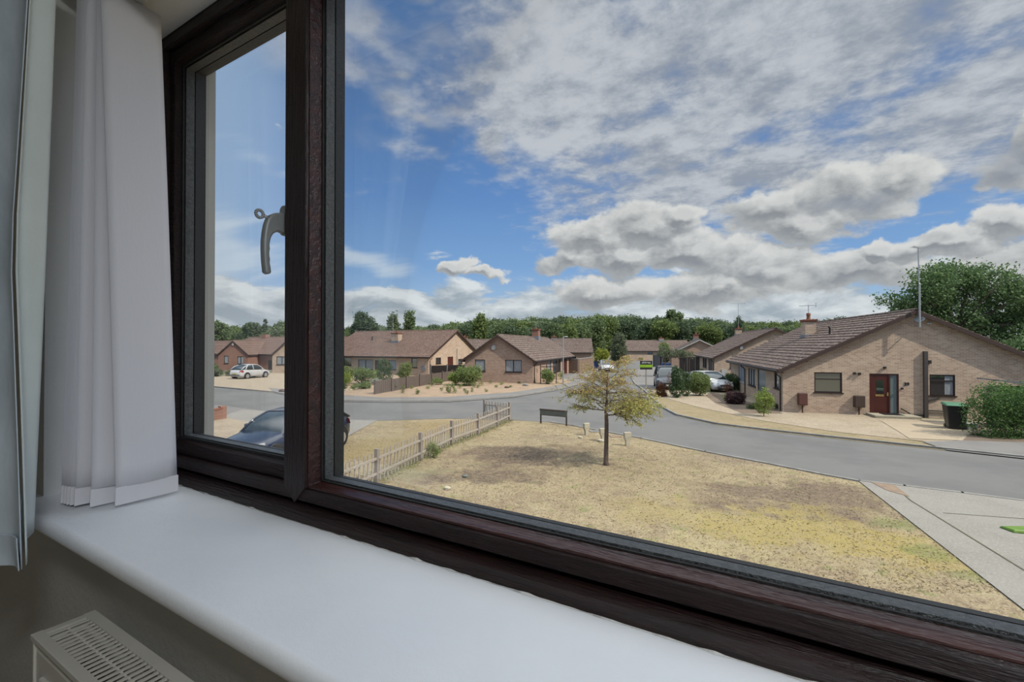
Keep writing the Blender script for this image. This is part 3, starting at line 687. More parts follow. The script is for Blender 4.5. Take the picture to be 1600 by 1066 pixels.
# pavement on the far side
ground('far_pavement', [(905, 601), (870, 610), (800, 621), (700, 628), (600, 628.5), (518, 627), (470, 622), (430, 614), (420, 606), (480, 611), (518, 616), (600, 621), (700, 620), (800, 613), (860, 604), (893, 597)][::-1], .05, M['pavement'])
ground('gravel_front_garden', [(518, 616), (600, 621), (700, 620), (800, 613), (860, 604), (893, 597), (878, 590), (850, 583), (700, 583), (600, 585), (518, 590)], .035, M['gravel_pink'])
ground('gravel_parking', [(300, 594), (310, 602), (430, 614), (520, 616), (520, 592), (445, 583), (400, 581)], .035, M['gravel'])
ground('street_end_pavement', [(1008, 612), (992, 600), (986, 590), (990, 580), (1010, 572), (1028, 566), (1050, 563), (1062, 572), (1050, 590), (1020, 606)], .028, M['pavement'])
ground('side_pavement', [(880, 597), (905, 601), (932, 587), (945, 577), (955, 569), (970, 561), (958, 560), (925, 566), (880, 583)], .03, M['pavement'])
ground('left_verge', [(220, 618), (310, 629), (445, 645), (518, 656), (575, 657), (520, 668), (440, 658), (300, 640), (150, 640)], .016, M['pavement'])
# neighbour's drive with the dark car (bottom left), fence line strip
g0 = [GP(*p) for p in [(590, 657.5), (519, 696)]]; g1 = [GP(*p) for p in [(575, 657), (520, 656.5), (445, 645.5), (395, 640)]]
ext = g0[1]+(g0[1]-g0[0])*1.8
me_pts = [(p.x, p.y) for p in [g0[0], g0[1], ext]]+[(ext.x-4.4, ext.y+.5)]+[(p.x, p.y) for p in [GP(395, 662), GP(345, 652), GP(380, 640.5), GP(445, 645.5), GP(520, 656.3)]]
ground('neighbour_drive', None, .028, M['concrete'], world=me_pts)
q = [GP(*p) for p in [(240, 645), (345, 652), (400, 663), (447, 690), (447, 760), (240, 760)]]
ground('neighbour_gravel', None, .033, M['gravel'], world=[(p.x, p.y) for p in q])
# our concrete drive at the right
dr = [GP(*p) for p in [(1340, 752), (1600, 957)]]
dd = (dr[1]-dr[0]).normalized()
drive = [(p.x, p.y) for p in [GP(1340, 752.5), GP(1410, 760.5), GP(1500, 771.5), GP(1600, 784.5), GP(1760, 805)]]+[(14, YO), (3.0, YO), (dr[1].x, dr[1].y)]
ground('concrete_drive', None, .030, M['concrete'], world=drive)
def strip(name, pts, w, z0, z1, m, parent=None, top=True):
    mb = MB()
    for a, b in zip(pts[:-1], pts[1:]):
        a = Vector((a.x, a.y, (z0+z1)/2)); b = Vector((b.x, b.y, (z0+z1)/2)); d = (b-a).normalized()*w*.4
        mb.bar(a-d*.0, b+d, w, z1-z0)
    return mb.build(name, m, parent)
tag(strip('near_kerb', [GP(*p) for p in near_kerb[6:]], .11, -.05, .04, M['kerb']), kind='structure')
tag(strip('right_kerb', [GP(*p) for p in right_kerb[1:12]], .12, -.05, .10, M['kerb']), kind='structure')
tag(strip('left_kerb', [GP(*p) for p in left_kerb[3:13]], .12, -.05, .10, M['kerb']), kind='structure')
M['joint'] = mat('mossy_joint', (.10, .11, .06), (.15, .12, .08), 5, .95)
tag(strip('drive_joint', [GP(1395, 758, .03), GP(1420, 781, .03), GP(1600, 892, .03), GP(1760, 990, .03)], .03, .025, .036, M['joint']), kind='structure')
tag(strip('drive_cross_joint', [GP(1472, 801, .03), GP(1760, 822, .03)], .02, .025, .036, M['joint']), kind='structure')
M['paver'] = mat('tan_brick_pavers', (.40, .29, .20), (.30, .21, .15), 9, .9, .3)
q = [GP(*p) for p in [(1358, 754.5), (1396, 759.5), (1420, 778), (1384, 768)]]
ground('brick_edging', None, .037, M['paver'], world=[(p.x, p.y) for p in q])
# right side: verge, gravel and path of the big house
ground('right_verge', [(1760, 731), (1600, 717), (1460, 702), (1300, 685), (1200, 674), (1120, 664), (1058, 650), (1035, 638), (1022, 626), (1012, 614), (1030, 612), (1080, 630), (1180, 655), (1300, 672), (1440, 690), (1600, 706), (1760, 718)], .03, M['verge'])
ground('right_gravel', [(1018, 611), (1040, 606), (1060, 600), (1160, 600), (1225, 640), (1475, 656), (1760, 668), (1760, 716), (1600, 705), (1440, 689), (1300, 674), (1190, 657), (1090, 636), (1040, 622)], .042, M['gravel'])
ground('brown_gravel_bed', [(1110, 612), (1215, 640), (1222, 646), (1160, 646), (1118, 630), (1102, 618)], .05, M['brown_gravel'])
ground('right_parking', [(1000, 612), (1018, 611), (1060, 612), (1110, 611), (1160, 600), (1150, 585), (1020, 578), (1005, 590)], .036, M['pavement'])
ground('slab_path', [(1375, 657), (1480, 660), (1530, 664), (1475, 668), (1440, 668), (1500, 688), (1420, 685), (1400, 672)], .055, M['slab'])
ground('shared_drive', [(1440, 690), (1500, 688), (1600, 691), (1760, 700), (1760, 730), (1600, 716), (1480, 703)], .056, M['pavement'])
ground('rear_grass', [(1600, 700), (1500, 690), (1530, 664), (1560, 655), (1760, 660), (1760, 700)], .05, M['brown_gravel'])

# =================================================================== HOUSES
class House:
    """gabled bungalow; local x along the gable wall, local y back along the ridge"""
    def __init__(s, name, label, lat, dep, vpr, Wd, Ln, eave, apex, wallm, roofm, cat='bungalow', oh=.28, group=None, trim='brown_trim', soffit=True):
        # vpr: ratio lat/dep of the ridge direction
        ax = Vector((vpr, 1, 0)).normalized()
        yw = RV*ax.x+FV*ax.y; s.rot = math.atan2(yw.y, yw.x)-math.pi/2
        s.o = W(lat, dep); s.root = thing(name, label, cat, s.o, s.rot, group)
        s.W, s.L, s.e, s.a = Wd, Ln, eave, apex; s.wm = M[wallm]; s.rm = M[roofm]; s.oh = oh; s.tm = M[trim]
        s.sl = (apex-eave)/(Wd/2); s.M = Matrix.Translation(s.o) @ Matrix.Rotation(s.rot, 4, 'Z'); s.Mi = s.M.inverted()
        s.holes = {'front': [], 'left': [], 'right': [], 'back': []}
    def side(s, k):
        return {'front': (Vector((0, 0, 0)), Vector((1, 0, 0)), Vector((0, -1, 0)), s.W), 'back': (Vector((0, s.L, 0)), Vector((1, 0, 0)), Vector((0, 1, 0)), s.W),
                'left': (Vector((0, 0, 0)), Vector((0, 1, 0)), Vector((-1, 0, 0)), s.L), 'right': (Vector((s.W, 0, 0)), Vector((0, 1, 0)), Vector((1, 0, 0)), s.L)}[k]
    def hit(s, k, u, v):
        """point of a wall seen along a sight line -> (a, z) on that wall"""
        o, a, n, _ = s.side(k); p0 = s.Mi @ Vector((0, 0, CAMZ)); p1 = s.Mi @ (W((u-CU)/F, 1)+Vector((0, 0, CAMZ+(CV-v)/F)))
        d = p1-p0; t = (o-p0).dot(n)/d.dot(n); p = p0+d*t; return (p-o).dot(a), p.z
    def hitroof(s, u, v, left=True):
        p0 = s.Mi @ Vector((0, 0, CAMZ)); p1 = s.Mi @ (W((u-CU)/F, 1)+Vector((0, 0, CAMZ+(CV-v)/F))); d = p1-p0
        n = Vector((-s.sl, 0, 1)) if left else Vector((s.sl, 0, 1)); q = Vector((0, 0, s.e)) if left else Vector((s.W, 0, s.e))
        t = (q-p0).dot(n)/d.dot(n); return p0+d*t
    def rect(s, k, u0, v0, u1, v1):
        a0, z1 = s.hit(k, u0, v0); a1, z0 = s.hit(k, u1, v1); z1b = s.hit(k, (u0+u1)/2, v0)[1]; z0b = s.hit(k, (u0+u1)/2, v1)[1]
        return min(a0, a1), max(a0, a1), z0b, z1b
    def P(s, k, a, z, out=0):
        o, av, n, _ = s.side(k); return o+av*a+n*out+Vector((0, 0, z))
    def sbox(s, mb, k, a0, a1, z0, z1, o0, o1):
        mb.hexa([s.P(k, a0, z0, o0), s.P(k, a1, z0, o0), s.P(k, a1, z0, o1), s.P(k, a0, z0, o1), s.P(k, a0, z1, o0), s.P(k, a1, z1, o0), s.P(k, a1, z1, o1), s.P(k, a0, z1, o1)]); return mb
    def window(s, k, a0, a1, z0, z1, frame='dark_trim', pane='pane', cols=1, transom=None, sill=True, rec=.06, part=True, curtains=None):
        s.holes[k].append((a0, a1, z0, z1))
        f = MB(); w = .055 if (a1-a0) > .5 else .04; o0, o1 = -rec-.03, -rec+.04
        s.sbox(f, k, a0, a0+w, z0, z1, o0, o1); s.sbox(f, k, a1-w, a1, z0, z1, o0, o1); s.sbox(f, k, a0, a1, z0, z0+w, o0, o1); s.sbox(f, k, a0, a1, z1-w, z1, o0, o1)
        for c in range(1, cols): x = a0+(a1-a0)*c/cols; s.sbox(f, k, x-w*.6, x+w*.6, z0, z1, o0, o1)
        if transom: zt = z0+(z1-z0)*transom; s.sbox(f, k, a0, a1, zt-w*.5, zt+w*.5, o0, o1)
        if sill: s.sbox(f, k, a0-.06, a1+.06, z0-.05, z0, -.02, .05)
        fo = f.build('window', M[frame], s.root)
        s.sbox(MB(), k, a0+.02, a1-.02, z0+.02, z1-.02, -rec-.015, -rec-.005).build('pane', M[pane], fo)
        if curtains:
            for (c0, c1, mt) in curtains:
                s.sbox(MB(), k, a0+(a1-a0)*c0, a0+(a1-a0)*c1, z0+.05, z1-.04, -rec-.005, -rec-.001).build('curtain', M[mt], fo)
        s.sbox(MB(), k, a0-.01, a1+.01, z0-.01, z1+.01, -.2, -.14).build('window_backing', M['dark_trim'], fo)
        return fo
    def door(s, k, a0, a1, z1, m='red_door', z0=0.0, rec=.07, glass=None, side=None):
        s.holes[k].append((a0, a1, z0, z1)); f = MB(); w = .06; o0, o1 = -rec-.04, -rec+.05
        s.sbox(f, k, a0, a0+w, z0, z1, o0, o1); s.sbox(f, k, a1-w, a1, z0, z1, o0, o1); s.sbox(f, k, a0, a1, z1-w, z1, o0, o1)
        fo = f.build('door_frame', M['dark_trim' if m != 'red_door' else 'red_door'], s.root)
        d1 = a1-w if side is None else side
        d = s.sbox(MB(), k, a0+w, d1, z0+.02, z1-w, -rec-.03, -rec+.02).build('door', M[m], s.root)
        if glass: s.sbox(MB(), k, *glass, -rec+.015, -rec+.026).build('glass_panel', M['pane'], d)
        if side is not None:
            s.sbox(MB(), k, side+.0, side+.06, z0, z1-w, o0, o1).build('post', M[m], s.root)
            s.sbox(MB(), k, side+.06, a1-w, z0+.1, z1-w, -rec-.02, -rec).build('side_light', M['obscure'], s.root)
        return d
    def finish(s, gutter=True, courses=.34, pipes=(), boards=None):
        W_, L_, e, a = s.W, s.L, s.e, s.a
        bm = bmesh.new()
        for k in ('front', 'left', 'right', 'back'):
            out = [(0, -.1), (s.side(k)[3], -.1), (s.side(k)[3], e)]+([(W_/2, a)] if k in ('front', 'back') else [])+[(0, e)]
            edges = []
            def loop(pts):
                vs = [bm.verts.new(s.P(k, x, z)) for x, z in pts]; es = [bm.edges.new((vs[i], vs[(i+1) % len(vs)])) for i in range(len(vs))]; return vs, es
            vs, es = loop(out); edges += es
            for (h0, h1, z0, z1) in s.holes[k]:
                hv, he = loop([(h0, max(z0, -.09)), (h1, max(z0, -.09)), (h1, z1), (h0, z1)]); edges += he
                bv = [bm.verts.new(s.P(k, x, z, -.14)) for x, z in [(h0, max(z0, -.09)), (h1, max(z0, -.09)), (h1, z1), (h0, z1)]]
                for i in range(4): bm.faces.new((hv[i], hv[(i+1) % 4], bv[(i+1) % 4], bv[i]))
            bmesh.ops.triangle_fill(bm, edges=edges, use_beauty=True, use_dissolve=False, normal=s.side(k)[2])
        me = bpy.data.meshes.new('walls'); bm.to_mesh(me); bm.free(); link('walls', me, s.root, s.wm)
        # roof slopes with stepped tile courses
        th = math.atan(s.sl); sn = (W_/2+s.oh)/math.cos(th); n = max(4, int(sn/courses)); mb = MB(); t = .035
        for sg in (0, 1):
            X = (lambda x: x) if sg == 0 else (lambda x: W_-x)
            P0 = [(-s.oh, e-s.oh*s.sl)]
            prof = []
            for i in range(n):
                d0 = sn*i/n; d1 = sn*(i+1)/n
                for d_, up in ((d0, .045), (d1, .012)):
                    prof.append((-s.oh+d_*math.cos(th)-up*math.sin(th), e-s.oh*s.sl+d_*math.sin(th)+up*math.cos(th)))
            prof = [(-s.oh, e-s.oh*s.sl-.03)]+prof; prof.append((W_/2, a+.012)); prof.append((W_/2, a-.05))
            b = len(mb.v); m_ = len(prof); y0, y1 = -s.oh, L_+s.oh
            for y in (y0, y1): mb.v += [(X(x), y, z) for x, z in prof]
            for i in range(m_): j = (i+1) % m_; mb.f.append([b+i, b+j, b+m_+j, b+m_+i])
            mb.f.append([b+i for i in range(m_)]); mb.f.append([b+m_+i for i in range(m_)][::-1])
        rf = mb.build('roof', s.rm, s.root)
        rt = MB(); rt.tube([(W_/2, -s.oh-.01, a+.01), (W_/2, L_+s.oh+.01, a+.01)], .085, 8).build('ridge_tiles', s.rm, rf)
        # barge boards, soffit, fascia
        for y, nm in ((-s.oh+.01, 'bargeboard'), (L_+s.oh-.03, 'bargeboard')):
            for sg in (0, 1):
                x0, x1 = (-s.oh, W_/2) if sg == 0 else (W_+s.oh, W_/2); z0, z1 = e-s.oh*s.sl, a
                b = MB(); b.add([(x0, y-.02, z0-.19), (x1, y-.02, z1-.19), (x1, y-.02, z1-.005), (x0, y-.02, z0-.005), (x0, y+.02, z0-.19), (x1, y+.02, z1-.19), (x1, y+.02, z1-.005), (x0, y+.02, z0-.005)], [(0, 1, 2, 3), (7, 6, 5, 4), (0, 4, 5, 1), (1, 5, 6, 2), (2, 6, 7, 3), (3, 7, 4, 0)])
                b.build(nm, s.tm if boards is None else M[boards], s.root)
        for x0, x1 in ((-s.oh, 0), (W_, W_+s.oh)):
            z = e-s.oh*s.sl-.16
            MB().box(min(x0, x1), max(x0, x1), -s.oh, L_+s.oh, z, z+.03).build('soffit', s.tm, s.root)
            xx = x0 if x0 < 0 else x1
            MB().box(xx-.015, xx+.015, -s.oh, L_+s.oh, z, z+.15).build('fascia', s.tm, s.root)
            if gutter:
                gx = xx+(-.06 if x0 < 0 else .06); MB().tube([(gx, -s.oh, z+.11), (gx, L_+s.oh, z+.11)], .055, 8).build('gutter', M['dark_trim'], s.root)
        for k, aa in pipes:
            g = MB(); z = e-s.oh*s.sl-.08
            g.tube([s.P(k, aa, z, s.oh+.05), s.P(k, aa, z-.12, s.oh), s.P(k, aa, z-.32, .06), s.P(k, aa, .05, .06)], .036, 8)
            g.build('downpipe', M['dark_trim'], s.root)
    def chimney(s, x, y, w, d, z0, z1, pot=.3, m=None, aerial=0, corbel=True):
        c = MB().box(x-w/2, x+w/2, y-d/2, y+d/2, z0, z1).build('chimney', m or s.wm, s.root)
        cc = MB(); cc.box(x-w/2-.04, x+w/2+.04, y-d/2-.04, y+d/2+.04, z1-.16, z1-.06); cc.box(x-w/2-.08, x+w/2+.08, y-d/2-.08, y+d/2+.08, z1-.08, z1)
        cc.build('corbel', M['terracotta'], c)
        if pot: MB().lathe((x, y, z1), [(.14, 0), (.12, .06), (.10, pot*.6), (.13, pot*.62), (.12, pot)], 14).build('chimney_pot', M['terracotta'], c, smooth=False)
        MB().box(x-w/2-.05, x+w/2+.05, y-d/2-.05, y+d/2+.05, z0-.02, z0+.10+w*s.sl).build('flashing', M['lead'], c)
        return c
def aerial(h, base, height, boom=.9, lab='', group=None, head=0):
    """television aerial on a pole; stands on the house, own thing"""
    p = h.M @ Vector(base)
    t = thing('tv_aerial', lab, 'aerial', p, h.rot+head, group)
    MB().tube([(0, 0, 0), (0, 0, height)], .022, 8).build('mast', M['grey_metal'], t)
    b = MB(); b.bar((-boom*.6, 0, height-.05), (boom*.5, 0, height-.02), .025)
    for i in range(7):
        x = -boom*.55+i*boom/7; b.bar((x, -.16, height-.03), (x, .16, height-.03), .014)
    for z in (-.12, 0, .12): b.bar((boom*.48, -.2, height+z), (boom*.48, .2, height+z), .014)
    b.bar((boom*.48, 0, height-.14), (boom*.48, 0, height+.14), .014)
    b.build('antenna', M['grey_metal'], t); return t

# ---- A: the near bungalow at the right
A = House('bungalow', 'buff brick bungalow with red-brown front door and number 39, nearest house at the right', 13.98, 23.8, .28, 11.3, 14.3, 2.35, 5.17, 'buff', 'tile')
r = A.rect('front', 1272, 582, 1315.5, 613.5); A.window('front', *r, transom=.66, pane='pane')
r = A.rect('front', 1452, 585.5, 1492, 618.5); A.window('front', *r, transom=.70, curtains=[(.62, .95, 'net')])
r = A.rect('front', 1358, 584, 1404, 651)
gl = A.rect('front', 1369.5, 594, 1381, 615); sd = A.hit('front', 1388.5, 600)[0]
dA = A.door('front', r[0], r[1], r[3], 'red_door', z0=.06, glass=(gl[0], gl[1], gl[2], gl[3]), side=sd)
lb = A.rect('front', 1368, 616.5, 1381, 619.5); A.sbox(MB(), 'front', *lb, -.055, -.04).build('letterbox', M['gold'], dA)
hd = A.rect('front', 1386, 613.5, 1388, 619); A.sbox(MB(), 'front', *hd, -.055, -.02).build('door_handle', M['gold'], dA)
for zz in (.25, .75):
    A.sbox(MB(), 'front', gl[0]-.05, gl[1]+.12, zz, zz+.34, -.052, -.046).build('door_moulding', M['red_door'], dA)
# left long wall: white bay window, dark framed window, porch door, small window
r = A.rect('left', 1153.5, 571, 1164, 597); A.window('left', *r, frame='white_trim', pane='net_blue', cols=3)
r = A.rect('left', 1169, 576, 1180.5, 603); A.window('left', *r, frame='dark_trim', pane='net', cols=3)
r = A.rect('left', 1183.5, 577, 1196, 620); A.door('left', r[0], r[1], r[3], 'obscure', z0=.06)
r = A.rect('left', 1209.5, 581, 1217, 607); A.window('left', *r, frame='dark_trim', pane='pane', cols=1)
A.finish(pipes=(('left', .25), ('left', A.hit('left', 1165, 600)[0])))
c = A.hitroof(1258, 527); chA = A.chimney(c.x+.2, c.y, .62, .8, c.z-.25, HT(500, W(0, 0).length+30.5), pot=.42)
pA = (c.x+.2, c.y)
v_ = A.hitroof(1296.5, 523); MB().tube([(v_.x, v_.y, v_.z-.1), (v_.x, v_.y, v_.z+.42), (v_.x-.06, v_.y, v_.z+.48)], .055, 8).build('vent_pipe', M['black'], A.root)
# fittings on the gable
dp = A.hit('front', 1444.5, 600)[0]; zt_ = A.hit('front', 1444.5, 549)[1]
o_ = MB(); A.sbox(o_, 'front', dp-.075, dp+.075, .0, zt_, .0, .13); o_.build('soil_pipe_boxing', mat('grey_brown_duct', (.10, .085, .08), None, 9, .5), A.root)
bx = A.rect('front', 1448, 563, 1453, 568.5); A.sbox(MB(), 'front', *bx, 0, .12).build('outside_light', M['dark_trim'], A.root)
for (u, v, w) in ((1334.5, 583.5, 2.2), (1342, 584, 2.2), (1381.5, 574.5, 2.2), (1258, 563.5, 3), (1408.3, 607, 1.7)):
    q_ = A.rect('front', u-w, v-w*.8, u+w, v+w*.8); A.sbox(MB(), 'front', *q_, 0, .10).build('wall_fitting', M['black'], A.root, bevel=.02)
MB().tube([A.P('front', dp, .12, .05), A.P('front', dp-.55, .13, .05), A.P('front', dp-1.0, .42, .05)], .03, 8).build('waste_pipe', M['black'], A.root)
MB().tube([A.P('front', dp, .80, .05), A.P('front', dp+.55, .95, .05)], .03, 8).build('waste_pipe', M['black'], A.root)
MB().tube([A.P('front', dp, .36, .05), A.P('front', dp+1.2, .33, .05)], .03, 8).build('waste_pipe', M['black'], A.root)
def text_mesh(txt, size, extrude, name, m, parent, mtx, align='CENTER', bold=0.0):
    cu_ = bpy.data.curves.new('t', 'FONT'); cu_.body = txt; cu_.size = size; cu_.extrude = extrude; cu_.align_x = align; cu_.align_y = 'CENTER'; cu_.offset = bold
    to = bpy.data.objects.new('t', cu_); COL.objects.link(to); bpy.context.view_layer.update()
    me = bpy.data.meshes.new_from_object(to.evaluated_get(bpy.context.evaluated_depsgraph_get())); bpy.data.objects.remove(to)
    me.materials.clear(); o = link(name, me, parent, m); o.matrix_local = mtx; return o
nx, nz2 = A.hit('front', 1416, 600.5)
text_mesh('39', .22, .012, 'house_number', M['black'], A.root, Matrix.Translation(A.P('front', nx, nz2, .015)) @ Matrix.Rotation(R(90), 4, 'X'), bold=.004)
# separate things at house A
def at_wall(h, k, u, v=None, out=0): a, z = h.hit(k, u, v or 600); return a
a0 = A.hit('front', 1436, 496)
sat = thing('satellite_dish', 'grey satellite dish under the apex of the gable beside the tall mast', 'satellite dish', A.M @ A.P('front', a0[0], a0[1], .05), A.rot)
MB().lathe((0, 0, 0), [(.02, 0), (.14, .02), (.24, .06), (.25, .06)], 18).build('dish', M['grey_metal'], sat).rotation_euler = (R(80), 0, R(-35))
MB().tube([(0, 0, 0), (0, -.2, -.12), (0, -.28, -.02)], .012, 6).build('arm', M['grey_metal'], sat)
a1 = A.hit('front', 1429.5, 512)
mh = HT(389, 22.0)-a1[1]
mast = thing('aerial_mast', 'tall grey aerial mast bracketed to the gable wall of the near bungalow', 'aerial', A.M @ A.P('front', a1[0], a1[1], .42), A.rot)
MB().tube([(0, 0, 0), (0, 0, mh*.55), (-.02, 0, mh*.56), (-.04, 0, mh)], [.038, .038, .026, .024], 10).build('pole', M['grey_metal'], mast)
b_ = MB(); b_.bar((-.3, -.1, mh+.08), (.1, .05, mh), .03)
for i in range(6): b_.bar((-.3+i*.07, -.28, mh+.08-i*.013), (-.3+i*.07, .14, mh+.08-i*.013), .012)
b_.build('antenna', M['grey_metal'], mast)
for z in (.1, .75): MB().bar((0, 0, z), (0, .42, z), .04).build('bracket', M['grey_metal'], mast)
b_ = A.hit('front', 1450.5, 505); sl_ = thing('security_light', 'small white security light high under the right verge of the gable', 'light', A.M @ A.P('front', b_[0], b_[1], .0), A.rot)
MB().box(-.03, .03, -.08, 0, -.03, .03).build('mount', M['white_trim'], sl_); MB().ball((-.05, -.1, -.02), .05).build('lamp_head', M['white_trim'], sl_); MB().ball((.05, -.1, -.02), .05).build('lamp_head', M['white_trim'], sl_)
def meter(u0, v0, u1, v1, vb, m, lab):
    a, b, z0, z1 = A.rect('front', u0, v0, u1, v1); t = thing('meter_cabinet', lab, 'meter cabinet', A.M @ A.P('front', (a+b)/2, 0, .02), A.rot)
    w = (b-a)/2
    MB().box(-w, w, -.19, 0, z0, z1).build('cabinet', m, t, bevel=.012)
    MB().box(-w+.03, w-.03, -.205, -.19, z0+.03, z1-.03).build('door', m, t, bevel=.006)
    MB().tube([(0, -.08, z0+.02), (0, -.08, 0)], .03, 8).build('conduit', M['brown_trim'], t)
meter(1245, 614, 1259.5, 632.5, 648, mat('red_brown_box', (.17, .06, .045), None, 7, .5), 'red-brown meter cabinet left of the framed window on the gable wall')
meter(1332, 618, 1348.5, 636, 652, mat('brown_box', (.10, .06, .045), None, 7, .5), 'dark brown meter cabinet just left of the red-brown front door')
st = thing('doorstep', 'pale stone doorstep with dark mat below the red-brown front door', 'doorstep', A.M @ A.P('front', A.hit('front', 1383, 651)[0], 0, 0), A.rot)
MB().box(-.85, 1.0, -1.0, -.02, .04, .16).build('slab', M['stone'], st, bevel=.02)
MB().box(-.35, .45, -.75, -.15, .16, .175).build('door_mat', M['black'], st)
# wheelie bin with green lid
bn = GP(1491, 671); d_ = -A.rot
wb = thing('wheelie_bin', 'black wheelie bin with a green lid beside the dark hedge', 'bin', bn, A.rot-.25)
MB().hexa([(-.24, -.27, .04), (.24, -.27, .04), (.24, .25, .04), (-.24, .25, .04), (-.33, -.36, 1.0), (.33, -.36, 1.0), (.33, .36, 1.0), (-.33, .36, 1.0)]).build('body', M['black'], wb, bevel=.03)
M['green_lid'] = mat('green_plastic_lid', (.10, .30, .17), None, 6, .45)
MB().hexa([(-.37, -.42, 1.0), (.37, -.42, 1.0), (.37, .40, 1.0), (-.37, .40, 1.0), (-.33, -.38, 1.06), (.33, -.38, 1.06), (.33, .36, 1.10), (-.33, .36, 1.10)]).build('lid', M['green_lid'], wb, bevel=.015)
MB().tube([(-.3, .40, .98), (.3, .40, .98)], .02, 8).build('handle', M['black'], wb)
for x in (-.24, .24): MB().tube([(x-.03, .28, .10), (x+.03, .28, .10)], .10, 14).build('wheel', M['black'], wb)
cr_ = thing('plastic_tub', 'small white plastic tub on the gravel between the wheelie bin and the hedge', 'tub', GP(1515, 673), A.rot)
MB().hexa([(-.13, -.12, 0), (.13, -.12, 0), (.13, .12, 0), (-.13, .12, 0), (-.17, -.16, .3), (.17, -.16, .3), (.17, .16, .3), (-.17, .16, .3)]).build('tub', M['white_trim'], cr_, bevel=.02)
MB().box(-.18, .18, -.17, .17, .28, .31).build('rim', M['white_trim'], cr_, bevel=.01)
# grey sloping lid of a shed behind the hedge
p_ = DP(1590, 19.2)
shd = thing('garden_store', 'low garden store with a sloping pale grey roof showing above the dark hedge', 'garden store', p_, A.rot)
MB().box(-.8, 1.4, -.4, .5, 0, 1.75).build('walls', M['wood_grey'], shd)
MB().hexa([(-1.0, -.6, 2.02), (1.6, -.6, 1.72), (1.6, .7, 1.72), (-1.0, .7, 2.02), (-1.0, -.6, 2.07), (1.6, -.6, 1.77), (1.6, .7, 1.77), (-1.0, .7, 2.07)]).build('roof', M['lead'], shd)
aerial(A, (pA[0], pA[1], chA.dimensions.z*0+HT(500, 30.5)+.0), .95, .9, 'television aerial on the chimney of the near bungalow')

# ---- I: bungalow behind it
I = House('bungalow', 'brick bungalow behind the near one, gable with a white meter box on its wall', 20.5, 46.7, .28, 11.1, 16, 2.3, 5.13, 'buff', 'tile')
r = I.rect('front', 1140, 560, 1152, 576); I.window('front', *r, frame='dark_trim')
r = I.rect('left', 1098, 557, 1104, 574); I.window('left', *r)
r = I.rect('left', 1107, 558, 1113, 586); I.door('left', r[0], r[1], r[3], 'black')
I.finish(pipes=(('left', .3),))
bx = I.rect('front', 1127, 577, 1135, 587); I.sbox(MB(), 'front', *bx, 0, .18).build('meter_box', M['white_trim'], I.root)
bx = I.rect('front', 1155.5, 540.5, 1160, 546); I.sbox(MB(), 'front', *bx, 0, .25).build('wall_lamp', M['grey_metal'], I.root)
c = I.hitroof(1151, 524); I.chimney(c.x+.2, c.y, .7, .9, c.z-.3, HT(514, c.y+46.7), pot=.25)
aerial(I, (c.x+.2, c.y, HT(514, c.y+46.7)), HT(476, c.y+46.7)-HT(514, c.y+46.7), 1.6, 'tall television aerial on the chimney of the bungalow behind the near one')

# ---- B: centre left bungalow, gable to the road
B = House('bungalow', 'brown brick bungalow on the road bend with a round white vent high on its gable', -4.42, 43.4, .333, 6.64, 18.4, 2.24, 4.42, 'pink', 'tile')
r = B.rect('front', 742, 562, 758, 580); B.window('front', *r, pane='net')
r = B.rect('front', 789.5, 562.5, 815, 581.5); B.window('front', *r, pane='net', cols=2)
r = B.rect('right', 856.5, 561, 861, 578); B.window('right', *r, pane='net_blue')
r = B.rect('right', 864, 560, 876, 581); B.window('right', *r, pane='pane', cols=2)
r = B.rect('right', 878.5, 559, 886, 583); B.door('right', r[0], r[1], r[3], 'red_door', z0=.05)
B.finish(pipes=(('right', .3),))
a0 = B.hit('front', 771.5, 543)
MB().tube([B.P('front', *a0, 0), B.P('front', *a0, .06)], .21, 18).build('round_vent', M['white_trim'], B.root)
c = B.hitroof(824.5, 526.5, False); c = Vector((B.W/2+.5, c.y, 4.1)); zt = HT(513, 41.3+c.y*.949)
c.y = 12; B.chimney(B.W/2+.3, 12, .75, .9, 3.9, HT(514, 53), pot=.2, m=M['red']); aerial(B, (B.W/2+.3, 12, HT(514, 53)), HT(502.5, 53)-HT(514, 53), 1.5, 'television aerial on the chimney of the bungalow on the road bend')

# ---- C: wide bungalow at the left, eaves side to the road.  local x runs back from the road, y to the left
C_ = House('bungalow', 'long buff bungalow with a brown tiled roof facing the road behind the planted garden', -9.3, 51.4, -2.22, 11.6, 15.6, 2.29, 5.3, 'buff', 'tile_red')
# its 'left' wall faces the road, its 'front' wall is the gable at the right
for (u0, v0, u1, v1, pn, cl) in ((537, 559, 549, 571.5, 'pane', 1), (560, 562, 582.5, 577.5, 'net', 2), (607, 563, 619, 578, 'net_blue', 1), (643, 560, 652, 574.5, 'pane', 1)):
    r = C_.rect('left', u0, v0, u1, v1); C_.window('left', *r, pane=pn, cols=cl)
r = C_.rect('left', 586, 563, 592, 584); C_.door('left', r[0], r[1], r[3], 'brown_trim')
r = C_.rect('front', 681, 559, 689, 568.5); C_.window('front', *r)
r = C_.rect('front', 699.5, 557.5, 708, 584); C_.door('front', r[0], r[1], r[3], 'red_door')
r = C_.rect('front', 716, 561, 722.5, 568.5); C_.window('front', *r)
C_.finish(pipes=(('front', .2),))
a0 = C_.hit('front', 714, 545); MB().tube([C_.P('front', a0[0], .1, .08), C_.P('front', a0[0], a0[1], .08)], .07, 8).build('soil_pipe', M['white_trim'], C_.root)
c = C_.hitroof(617.5, 535.5); C_.chimney(c.x+.3, c.y, .8, 1.0, c.z-.3, HT(520.5, 58.5), pot=.25); 
